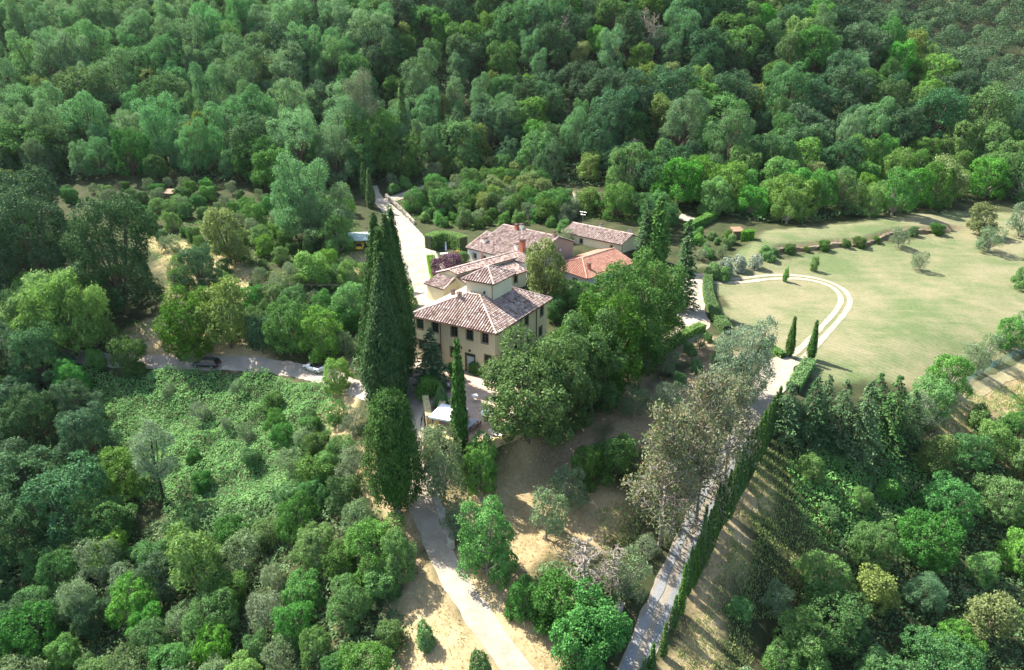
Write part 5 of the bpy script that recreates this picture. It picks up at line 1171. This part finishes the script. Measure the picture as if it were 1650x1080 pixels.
path_wall('gate_wall', 'tan garden wall between the gate and the white canopy', [unproj(714,662,0), unproj(704,692,0)], 0.7, 1.4, M['tanwall'], M['capstone'], 2.0, zfun=tz0)
path_wall('stone_wall', 'rubble retaining wall along the driveway below the olives', gpoly([(690,772),(702,805),(716,845),(729,885)]), 0.6, 0.9, M['stone'], None, 1.5, True, 2)
path_wall('stone_wall', 'low rubble wall along the stone lane', gpoly([(945,1090),(965,1045),(982,1010),(1000,980)]), 0.6, 0.9, M['stone'], None, 1.5, True, 3)
path_wall('stone_wall', 'stone wall edging the road up into the woods', gpoly([(668,362),(652,345),(636,330),(622,318)]), 0.4, 0.8, M['stone'], None, 1.0, True, 4)
path_wall('stone_wall', 'old garden wall with red pots beside the side path', gpoly([(1096,470),(1088,490),(1080,505)]), 0.5, 1.3, M['tanwall'], None, 1.0, True, 5)
path_wall('stone_wall', 'rubble bank along the top of the meadow', [(p[0], p[1]-0.1) for p in SCARP[1:8]], 1.1, 0.12, M['earthbank'], None, 1.2, True, 6)

def hedge(label, line, w, h, mat='hedge', seed=1, dens=60, leaf=0.22, zoff=0.0):
    c = catmull(line, 0.8); d = np.gradient(c, axis=0); d /= np.linalg.norm(d, axis=1)[:, None]; n = np.stack([-d[:,1], d[:,0]], 1); z = gz(c[:,0], c[:,1])
    t = thing('hedge', label, 'hedge', (float(c[0,0]), float(c[0,1]), float(z[0]))); o = np.array([c[0,0], c[0,1], z[0]]); m = MB(); rng = np.random.default_rng(seed)
    for i in range(len(c)-1):
        q = []
        for zz in (-0.4, h*0.88):
            for k, sg in ((i,-1),(i+1,-1),(i+1,1),(i,1)): q.append(tuple(np.array([*(c[k]+n[k]*sg*w*0.42), z[k]+zz])-o))
        m.hexa(q)
    m.build('inner_twigs', M['twigs'], t)
    L = 0.8*len(c); N = int(L*(w+2*h)*dens); i = rng.integers(0, len(c)-1, N); f = rng.random(N)[:, None]
    p = c[i]*(1-f)+c[i+1]*f; zz = z[i]*(1-f[:,0])+z[i+1]*f[:,0]; nn = n[i]
    side = rng.random(N); pt = w/(w+2*h); top = side < pt; sg = np.where(rng.random(N) < 0.5, -1, 1.0)
    bmp = 0.10*(NZ.fbm(p[:,0]*1.3, p[:,1]*1.3, 3)-0.45)*2
    lat = np.where(top, rng.uniform(-0.5, 0.5, N)*w, sg*(w/2+bmp)); hz = np.where(top, h+bmp*1.5, rng.uniform(0, 1, N)*h)
    C = np.c_[p+nn*lat[:, None], zz+hz]-o; C += rng.normal(0, 0.05, C.shape)
    Nn = np.where(top[:, None], np.array([0,0,1.0]), np.c_[nn*sg[:, None], np.full(N, 0.3)])+0.55*rng.normal(size=(N, 3))
    link('foliage', leaves_mesh('foliage', C, Nn, leaf*rng.uniform(0.6,1.3,N), rng, M[mat], 0.2+0.6*NZ.fbm(p[:,0]*0.9, p[:,1]*0.9, 3)+rng.normal(0,0.15,N)), t); return t
hedge('tall bright laurel hedge around the garden table', gpoly([(690,402),(716,396),(748,404)]), 2.4, 3.2, seed=1)
hedge('bright clipped hedge beside the back lane', gpoly([(1106,374),(1130,362),(1150,352)]), 1.8, 1.8, seed=2)
hedge('square clipped box hedge on the upper lawn', gpoly([(1193,388),(1204,387),(1214,386)]), 1.8, 2.2, seed=3)
hedge('pale trimmed hedge separating side path and meadow', gpoly([(1140,450),(1140,478),(1148,502),(1160,525),(1172,538)]), 1.7, 1.5, seed=4, mat='shrub')
hedge('green hedge along the bank of the side path', gpoly([(1052,580),(1085,558),(1110,542),(1132,534)]), 1.6, 1.5, seed=5)
hedge('clipped hedge ending at the meadow gate cypress', gpoly([(1276,632),(1290,610),(1304,588)]), 1.9, 1.3, seed=6, mat='shrub')
hedge('low hedge between willow and meadow', gpoly([(1228,556),(1246,568),(1262,578)]), 1.3, 1.0, seed=7)
hedge('leafy hedge between gravel court and farmhouse garden', gpoly([(694,420),(700,448),(706,470)]), 1.6, 1.4, seed=8)
plant_px('plum', 722, 452, 412, 56, 'purple-leaved shrub in the farmhouse garden'); plant_px('shrub', 745, 425, 405, 26, 'green garden bush beside the white farmhouse wall')
plant_px('olive', 650, 470, 425, 30, 'small grey olive at the edge of the gravel court behind the cypresses'); plant_px('shrub', 655, 500, 462, 40, 'green bush at the edge of the gravel court')
plant_px('shrub', 735, 612, 585, 30, 'green bush against the villa facade by the door'); plant_px('shrub', 768, 602, 580, 28, 'dark bush beside the villa doorstep'); plant_px('olive', 912, 392, 370, 26, 'grey-green bush between farmhouse and annex')
plant_px('shrub', 690, 640, 605, 46, 'dark green bush under the conifer at the villa corner'); plant_px('shrub', 712, 658, 628, 30, 'dark green bush at the edge of the shaded terrace')

# net fence below the meadow
FL = catmull(gpoly([(1500,672),(1530,645),(1570,610),(1610,588),(1650,568),(1700,548)]), 2.5); fz = gz(FL[:,0], FL[:,1])
M['greenwire'] = simple('green_wire', (0.10,0.22,0.20), 0.6)
fence = thing('net_fence', 'green wire net fence along the lower edge of the meadow', 'fence', (float(FL[0,0]), float(FL[0,1]), float(fz[0]))); fo = np.array([FL[0,0], FL[0,1], fz[0]])
for p, z in zip(FL, fz): a = np.array([p[0], p[1], z])-fo; MB().tube([tuple(a+[0,0,-0.4]), tuple(a+[0,0,1.45])], 0.05, 5).build('post', M['greenwire'], fence)
m = MB()
for i in range(len(FL)-1):
    a = np.array([*FL[i], fz[i]])-fo; b = np.array([*FL[i+1], fz[i+1]])-fo
    for k in range(8): m.tube([tuple(a+[0,0,0.1+k*0.18]), tuple(b+[0,0,0.1+k*0.18])], 0.012, 3, False)
    for k in range(14): q = a+(b-a)*k/14; m.tube([tuple(q+[0,0,0.1]), tuple(q+[0,0,1.36])], 0.010, 3, False)
m.build('net', M['greenwire'], fence)
# power pole and wires
x, y = gpx(292, 505); z = float(gz(x, y)); pole = thing('power_pole', 'thin grey power pole beside the orchard', 'pole', (x, y, z)); MB().tube([(0,0,-0.8),(-0.4,0,7.5)], [0.14,0.09], 8).build('pole', M['metal'], pole); MB().tube([(-1.0,0,7.2),(0.2,0,7.2)], 0.05, 5).build('crossbar', M['metal'], pole)
m = MB(); p1 = Vector((x-0.4, y, z+7.2)); p2 = Vector((-16.5, 112, 8.0))
for k in range(2):
    m.tube([p1.lerp(p2, s)+Vector((0, 0.5*k, -3.0*s*(1-s))) for s in np.linspace(0, 1, 16)], 0.018, 4)
tag(m.build('power_line', M['black'], None), 'thin power line strung from the pole to the farm buildings', 'cable')

# ------------------------------------------------------------------ cars
def paintmat(name, c):
    m, nt, b = newmat(name); v = objcoord(nt); nt.links.new(ramp(nt, noise(nt, 1.2, 3, 0.5, v), [(0.3, tuple(x*0.93 for x in c)), (0.7, c)]), b.inputs['Base Color'])
    b.inputs['Roughness'].default_value = 0.28; b.inputs['Coat Weight'].default_value = 0.6; b.inputs['Coat Roughness'].default_value = 0.08; return m
M['tyre'] = simple('rubber', (0.025,0.025,0.025), 0.85); M['rim'] = simple('alloy', (0.45,0.45,0.46), 0.35, 0.8); M['lampred'] = simple('red_lens', (0.35,0.02,0.015), 0.25); M['lampclear'] = simple('clear_lens', (0.7,0.72,0.74), 0.15); M['plate'] = simple('number_plate', (0.7,0.7,0.68), 0.5); M['interior'] = simple('dark_interior', (0.03,0.03,0.035), 0.7)
def car(label, x, y, rot, paint, L=4.4, Wd=1.76, H=1.45, style='estate', zoff=0.06):
    z = float(gz(x, y))+zoff; t = thing('parked_car', label, 'car', (x, y, z), rot); hw = Wd/2
    # lower body: stations from rear (x=-L/2) to front; (x fraction, half width, underside, shoulder height)
    soft_ = style == 'convertible'; bz = 0.88 if soft_ else 0.95
    ST = [(0.0,0.86,0.42,bz-0.22),(0.03,0.94,0.30,bz-0.02),(0.14,1.0,0.24,bz),(0.35,1.0,0.22,bz),(0.62,1.0,0.22,bz-0.02),(0.80,0.98,0.24,bz-0.12),(0.93,0.92,0.28,bz-0.24),(0.985,0.84,0.32,bz-0.34),(1.0,0.76,0.40,bz-0.46)]
    V = []; F = []; K = 10
    for fx, fw_, zb, zt in ST:
        X = -L/2+fx*L; w = hw*fw_; zm = zb+(zt-zb)*0.55
        ring = [(-w*0.88,zb),(-w,zb+0.14),(-w,zm),(-w*0.965,zt-0.05),(-w*0.86,zt),(w*0.86,zt),(w*0.965,zt-0.05),(w,zm),(w,zb+0.14),(w*0.88,zb)]
        V += [(X, a, b) for a, b in ring]
    for i in range(len(ST)-1):
        for j in range(K): F.append((i*K+j, i*K+(j+1) % K, (i+1)*K+(j+1) % K, (i+1)*K+j))
    F.append(tuple(range(K))[::-1]); F.append(tuple((len(ST)-1)*K+j for j in range(K)))
    me = bpy.data.meshes.new('body'); me.from_pydata(V, [], F); me.materials.append(paint); me.polygons.foreach_set('use_smooth', np.ones(len(me.polygons), bool)); me.update(); body = link('body', me, t)
    if not soft_:
        r0, r1, f1, f0 = (-0.47, -0.40, 0.05, 0.24) if style == 'estate' else (-0.45, -0.33, 0.06, 0.25)
        b = [(r0*L,hw*0.86,bz-0.03),(f0*L,hw*0.86,bz-0.06)]; tp = [(r1*L,hw*0.70,H),(f1*L,hw*0.70,H)]
        g = MB().hexa([(r0*L,-hw*0.86,bz-0.05),(f0*L,-hw*0.86,bz-0.08),(f0*L,hw*0.86,bz-0.08),(r0*L,hw*0.86,bz-0.05),(r1*L,-hw*0.70,H-0.05),(f1*L,-hw*0.70,H-0.05),(f1*L,hw*0.70,H-0.05),(r1*L,hw*0.70,H-0.05)]); g.build('glasshouse', M['glass'], t)
        m = MB().hexa([(r1*L-0.02,-hw*0.715,H-0.06),(f1*L+0.02,-hw*0.715,H-0.06),(f1*L+0.02,hw*0.715,H-0.06),(r1*L-0.02,hw*0.715,H-0.06),(r1*L+0.08,-hw*0.62,H),(f1*L-0.08,-hw*0.62,H),(f1*L-0.08,hw*0.62,H),(r1*L+0.08,hw*0.62,H)]); m.build('roof', paint, t)
        for sg in (-1, 1):
            for (xb, xt) in ((r0*L,r1*L),(f0*L,f1*L),(-0.08*L,-0.07*L)):
                MB().tube([(xb, sg*hw*0.87, bz-0.06),(xt, sg*hw*0.71, H-0.05)], 0.045, 5).build('pillar', paint, t)
    else:
        MB().hexa([(-0.24*L,-hw*0.78,bz+0.003),(0.10*L,-hw*0.78,bz+0.003),(0.10*L,hw*0.78,bz+0.003),(-0.24*L,hw*0.78,bz+0.003),(-0.23*L,-hw*0.74,bz+0.05),(0.09*L,-hw*0.74,bz+0.05),(0.09*L,hw*0.74,bz+0.05),(-0.23*L,hw*0.74,bz+0.05)]).build('cockpit', M['interior'], t)
        MB().hexa([(0.10*L,-hw*0.80,bz-0.02),(0.13*L,-hw*0.80,bz-0.02),(0.13*L,hw*0.80,bz-0.02),(0.10*L,hw*0.80,bz-0.02),(-0.01*L,-hw*0.66,bz+0.42),(0.0*L,-hw*0.66,bz+0.42),(0.0*L,hw*0.66,bz+0.42),(-0.01*L,hw*0.66,bz+0.42)]).build('windscreen', M['glass'], t)
        MB().box(-0.36*L,-hw*0.76,bz+0.003,-0.25*L,hw*0.76,bz+0.14).build('folded_hood', M['interior'], t)
        for sg in (-1, 1): MB().hexa([(-0.14*L,sg*0.38-0.24,bz),(-0.02*L,sg*0.38-0.24,bz),(-0.02*L,sg*0.38+0.24,bz),(-0.14*L,sg*0.38+0.24,bz),(-0.17*L,sg*0.38-0.2,bz+0.3),(-0.13*L,sg*0.38-0.2,bz+0.3),(-0.13*L,sg*0.38+0.2,bz+0.3),(-0.17*L,sg*0.38+0.2,bz+0.3)]).build('seat', M['interior'], t)
    for fx in (-0.31, 0.31):
        for sg in (-1, 1):
            yy = sg*hw*0.90
            wv = link('wheel', MB().tube([(0,-0.11,0),(0,0.11,0)], 0.325, 18).mesh('wheel', M['tyre']), t, (fx*L, yy, 0.325-zoff*0.3)); link('rim', MB().tube([(0,-0.125,0),(0,0.125,0)], 0.215, 12).mesh('rim', M['rim']), wv)
    for sg in (-1, 1):
        MB().box(L*0.452,sg*hw*0.62-0.17,0.56,L*0.482,sg*hw*0.62+0.17,0.68).build('headlight', M['lampclear'], t)
        MB().box(-L*0.503,sg*hw*0.74-0.09,0.62,-L*0.47,sg*hw*0.74+0.09,bz-0.06 if soft_ else bz+0.05).build('taillight', M['lampred'], t)
        MB().box(0.15*L,sg*hw*1.0-0.02,bz-0.05,0.19*L,sg*hw*1.12+sg*0.06,bz+0.08).build('wing_mirror', paint, t)
    MB().box(-L*0.506,-0.26,0.52,-L*0.498,0.26,0.63).build('number_plate', M['plate'], t)
    return t
def road_dir(line, x, y):
    c = catmull(line, 1.0); i = int(np.argmin(((c-[x, y])**2).sum(1))); d = c[min(i+2, len(c)-1)]-c[max(i-2, 0)]; return math.atan2(d[1], d[0])
x, y = gpx(333, 591); car('dark blue-black estate car with red tail lights parked on the asphalt road', x, y, road_dir(LROAD, x, y)+math.pi, paintmat('dark_paint', (0.016,0.020,0.030)), 4.7, 1.82, 1.52)
x, y = gpx(507, 597); car('small white open-top car parked at the road bend', x, y, road_dir(LROAD, x, y)+math.pi, paintmat('white_paint', (0.72,0.73,0.74)), 3.95, 1.72, 1.3, 'convertible')
x, y = gpx(578, 404); cxy = np.array([x, y]); car('yellow hatchback parked under the green carport', float(x), float(y)+1.2, math.pi/2+0.12, paintmat('yellow_paint', (0.72,0.50,0.02)), 4.1, 1.78, 1.55, 'hatch')

# ------------------------------------------------------------------ things on the terrace and in the gardens
M['whitecloth'] = simple('white_canvas', (0.78,0.79,0.82), 0.85, var=0.06); M['bluecloth'] = simple('grey_blue_canvas', (0.34,0.38,0.50), 0.85, var=0.1); M['darkwood'] = simple('dark_teak', (0.11,0.10,0.10), 0.7); M['whiteplastic'] = simple('white_plastic', (0.75,0.75,0.74), 0.5, var=0.05); M['terracotta'] = simple('terracotta', (0.50,0.17,0.09), 0.85, var=0.2); M['tabletop'] = simple('grey_tabletop', (0.36,0.38,0.40), 0.6)
TZ = 0.06
def tpx(u, v): return unproj(u, v, TZ)
x, y = tpx(724, 692); gaz = thing('canopy', 'white square canopy on four posts on the terrace', 'canopy', (x, y, TZ), -0.35)
m = MB(); a, b, h1, h2 = 1.9, 1.9, 2.45, 2.95
for p, q in (((-a,-b),(a,-b)),((a,-b),(a,b)),((a,b),(-a,b)),((-a,b),(-a,-b))):
    m.poly((*p,h1),(*q,h1),(0,0,h2)); m.poly((*p,h1-0.25),(*q,h1-0.25),(*q,h1),(*p,h1))
m.build('canopy_cloth', M['whitecloth'], gaz)
for sx in (-1, 1):
    for sy in (-1, 1): MB().tube([(sx*(a-.06),sy*(b-.06),0),(sx*(a-.06),sy*(b-.06),h1-0.02)], 0.045, 6).build('post', M['metal'], gaz)
def table(label, x, y, z, rot, l, w, top, legm):
    t = thing('table', label, 'table', (x, y, z), rot); MB().box(-l/2,-w/2,0.70,l/2,w/2,0.75).build('tabletop', top, t)
    for sx in (-1, 1):
        for sy in (-1, 1): MB().box(sx*(l/2-.09)-.035,sy*(w/2-.09)-.035,0,sx*(l/2-.09)+.035,sy*(w/2-.09)+.035,0.699).build('leg', legm, t)
    return t
def chair(label, x, y, z, rot, mat, group):
    t = thing('chair', label, 'chair', (x, y, z), rot, group); MB().box(-.23,-.23,.42,.23,.23,.46).build('seat', mat, t); MB().hexa([(-.23,.20,.461),(.23,.20,.461),(.23,.235,.461),(-.23,.235,.461),(-.22,.27,.92),(.22,.27,.92),(.22,.30,.92),(-.22,.30,.92)]).build('backrest', mat, t)
    for sx in (-1, 1):
        for sy in (-1, 1): MB().box(sx*.20-.02,sy*.20-.02,0,sx*.20+.02,sy*.20+.02,.419).build('leg', mat, t)
tx, ty = tpx(757, 690); TR = 1.05
table('long dark dining table beside the white canopy', tx, ty, TZ, TR, 2.6, 1.1, M['tabletop'], M['darkwood'])
ca, sa = math.cos(TR), math.sin(TR)
for k in (-0.85, 0, 0.85):
    for sg in (-1, 1):
        lx, ly = k, sg*0.85; chair('dark garden chair at the long dining table', tx+lx*ca-ly*sa, ty+lx*sa+ly*ca, TZ, TR+(0 if sg > 0 else math.pi), M['tabletop'] if (k, sg) == (0, 1) else M['darkwood'], 'chairs at the dining table')
for u, v, lb in ((798,702,'white sun lounger on the sunny terrace beside the parapet'),(787,708,'white sun lounger on the sunny terrace, its head toward the dining table')):
    x, y = tpx(u, v); t = thing('sun_lounger', lb, 'sun lounger', (x, y, TZ), 2.45)
    MB().box(-.95,-.32,.28,.35,.32,.36).build('seat', M['whiteplastic'], t); MB().hexa([(.36,-.32,.28),(.44,-.32,.28),(.44,.32,.28),(.36,.32,.28),(.86,-.32,.66),(.94,-.32,.62),(.94,.32,.62),(.86,.32,.66)]).build('backrest', M['whiteplastic'], t)
    for lx, ly in ((-.85,-.26),(-.85,.26),(.28,-.26),(.28,.26)): MB().box(lx-.03,ly-.03,0,lx+.03,ly+.03,.279).build('leg', M['whiteplastic'], t)
def parasol(label, x, y, z, open_, mat, r=1.2, h=2.3):
    t = thing('parasol', label, 'parasol', (x, y, z)); MB().tube([(0,0,0),(0,0,.1)], [.28,.24], 10).build('base', M['stone'], t); MB().tube([(0,0,.1),(0,0,h)], .03, 6).build('pole', M['metal'], t)
    m = MB()
    if open_:
        for k in range(8): a0, a1 = k*math.pi/4, (k+1)*math.pi/4; m.poly((r*math.cos(a0),r*math.sin(a0),h-.45),(r*math.cos(a1),r*math.sin(a1),h-.45),(0,0,h+.04))
    else: m.tube([(0,0,.75),(0,0,1.0),(0,0,h-.2),(0,0,h+.05)], [.10,.20,.10,.02], 8)
    m.build('parasol_cloth', mat, t); return t
x, y = tpx(786, 683); parasol('small open white parasol at the foot of the lindens', x, y, TZ, True, M['whitecloth'], 0.95, 2.1)
x, y = tpx(765, 645); table('small white table on the shaded terrace', x, y, TZ, 0.3, 0.8, 0.8, M['whiteplastic'], M['whiteplastic'])
x, y = gpx(719, 410); z = float(gz(x, y)); parasol('closed grey-blue parasol in the farmhouse garden', x, y, z, False, M['bluecloth'], 1.2, 2.8)
table('pale garden table under the closed parasol', x-0.2, y-1.4, float(gz(x-0.2, y-1.4)), 0.2, 1.9, 1.0, M['whitecloth'], M['wood'])
def pot(label, x, y, z, s, group):
    t = thing('flower_pot', label, 'flower pot', (x, y, z), 0, group); m = MB(); m.tube([(0,0,0),(0,0,.5*s),(0,0,.5*s+.002),(0,0,.6*s)], [.22*s,.34*s,.38*s,.38*s], 12); m.build('pot', M['terracotta'], t)
    rng = np.random.default_rng(int(abs(x)*100) % 999); C = rng.normal(0,.22*s,(160,3))*np.array([1,1,.8])+np.array([0,0,.85*s]); link('plant', leaves_mesh('plant', C, C-np.array([0,0,.5*s])+.2*rng.normal(size=C.shape), .14, rng, M['hedge'], rng.normal(.5,.2,160)), t)
for u, v, s in ((738,410,1.3),(742,414,1.0),(730,416,0.9)): x, y = gpx(u, v); pot('terracotta pot with a plant beside the white farmhouse wall', x, y, float(gz(x, y)), s, 'terracotta pots by the farmhouse')
for u, v, s in ((1092,494,1.2),(1087,497,1.0)): x, y = gpx(u, v); pot('terracotta pot by the old garden wall', x, y, float(gz(x, y)), s, 'terracotta pots by the garden wall')
# person: one continuous skinned body, seen from far above
def person(label, x, y, z, rot):
    t = thing('person', label, 'person', (x, y, z), rot)
    J = {'pel':(0,0,.93,.13,.11),'waist':(0,0,1.08,.125,.10),'chest':(0,.01,1.30,.16,.11),'neckb':(0,.01,1.46,.07,.065),'neck':(0,.015,1.53,.052,.052),'head0':(0,.03,1.60,.075,.085),'head1':(0,.03,1.69,.078,.092),'head2':(0,.025,1.76,.055,.065)}
    E = [('pel','waist'),('waist','chest'),('chest','neckb'),('neckb','neck'),('neck','head0'),('head0','head1'),('head1','head2')]
    for s, sg in (('l',-1),('r',1)):
        st = .10*sg
        J.update({'hip'+s:(.09*sg,0,.88,.085,.085),'knee'+s:(.10*sg,.02+st*.6,.49,.058,.06),'ank'+s:(.105*sg,-.03+st,.09,.04,.042),'toe'+s:(.115*sg,.14+st,.045,.04,.03),
                  'sho'+s:(.185*sg,0,1.42,.055,.055),'elb'+s:(.235*sg,-.03+.06*sg,1.13,.04,.04),'wri'+s:(.24*sg,.10+.05*sg,.90,.028,.026),'palm'+s:(.245*sg,.14+.05*sg,.82,.034,.020)})
        E += [('pel','hip'+s),('hip'+s,'knee'+s),('knee'+s,'ank'+s),('ank'+s,'toe'+s),('chest','sho'+s),('sho'+s,'elb'+s),('elb'+s,'wri'+s),('wri'+s,'palm'+s)]
        for k in range(5):
            n = 'f%d%s' % (k, s); off = (-.028+.019*k) if k < 4 else -.045; ln = (.075,.085,.08,.06,.05)[k]
            J[n] = (.245*sg, .14+.05*sg+off*.9, .82-ln*(1 if k < 4 else .6), .009, .009); E.append(('palm'+s, n))
    ks = list(J); me = bpy.data.meshes.new('body'); me.from_pydata([J[k][:3] for k in ks], [(ks.index(a), ks.index(b)) for a, b in E], []); o = link('body', me, t)
    sk = o.modifiers.new('skin', 'SKIN')
    for i, k in enumerate(ks): me.skin_vertices[0].data[i].radius = J[k][3:5]
    me.skin_vertices[0].data[0].use_root = True
    sb = o.modifiers.new('sub', 'SUBSURF'); sb.levels = 1; sb.render_levels = 1
    skin, nt, b = newmat('skin'); v = objcoord(nt); nt.links.new(ramp(nt, noise(nt, 8, 2, .5, v), [(0.3,(0.42,0.25,0.17)),(0.7,(0.50,0.31,0.22))]), b.inputs['Base Color']); me.materials.append(skin)
    def shell(name, pts_, rad, mat, k=10): 
        m = MB(); [m.tube(p, r, k) for p, r in zip(pts_, rad)]; return m.build(name, mat, t, smooth=True)
    shell('shirt', [[(0,0,.95),(0,0,1.10),(0,.01,1.32),(0,.01,1.45)],[(-.15,0,1.43),(-.215,-.03,1.24)],[(.15,0,1.43),(.215,.02,1.24)]], [[.165,.155,.19,.09],[.075,.065],[.075,.065]], M['whitecloth'])
    shell('trousers', [[(0,0,.99),(0,0,.86)],[(-.09,0,.90),(-.10,-.04,.49),(-.105,-.13,.11)],[(.09,0,.90),(.10,.08,.49),(.105,.07,.11)]], [[.16,.155],[.105,.078,.062],[.105,.078,.062]], M['interior'])
    shell('hair', [[(0,.005,1.68),(0,.0,1.745),(0,.005,1.80)]], [[.098,.10,.045]], M['interior'])
    return t
x, y = tpx(723, 632); person('person in a white shirt and dark trousers walking on the shaded terrace', x, y, TZ, 2.6)

# ------------------------------------------------------------------ air
hm = bpy.data.materials.new('thin_air'); hm.use_nodes = True; hn = hm.node_tree; hn.nodes.clear()
ho = hn.nodes.new('ShaderNodeOutputMaterial'); pv = hn.nodes.new('ShaderNodeVolumePrincipled'); pv.inputs['Color'].default_value = (0.86,0.92,1.0,1); pv.inputs['Density'].default_value = 0.00003; pv.inputs['Anisotropy'].default_value = 0.2
hn.links.new(pv.outputs[0], ho.inputs['Volume'])
hz_ = MB().box(float(GX[0])-5, float(GY[0])-15, float(GZ.min())-1.0, float(GX[-1])+5, float(GY[-1])+5, max(float(GZ.max())+25, CAM_H+10)).build('haze', hm); hz_['kind'] = 'stuff'
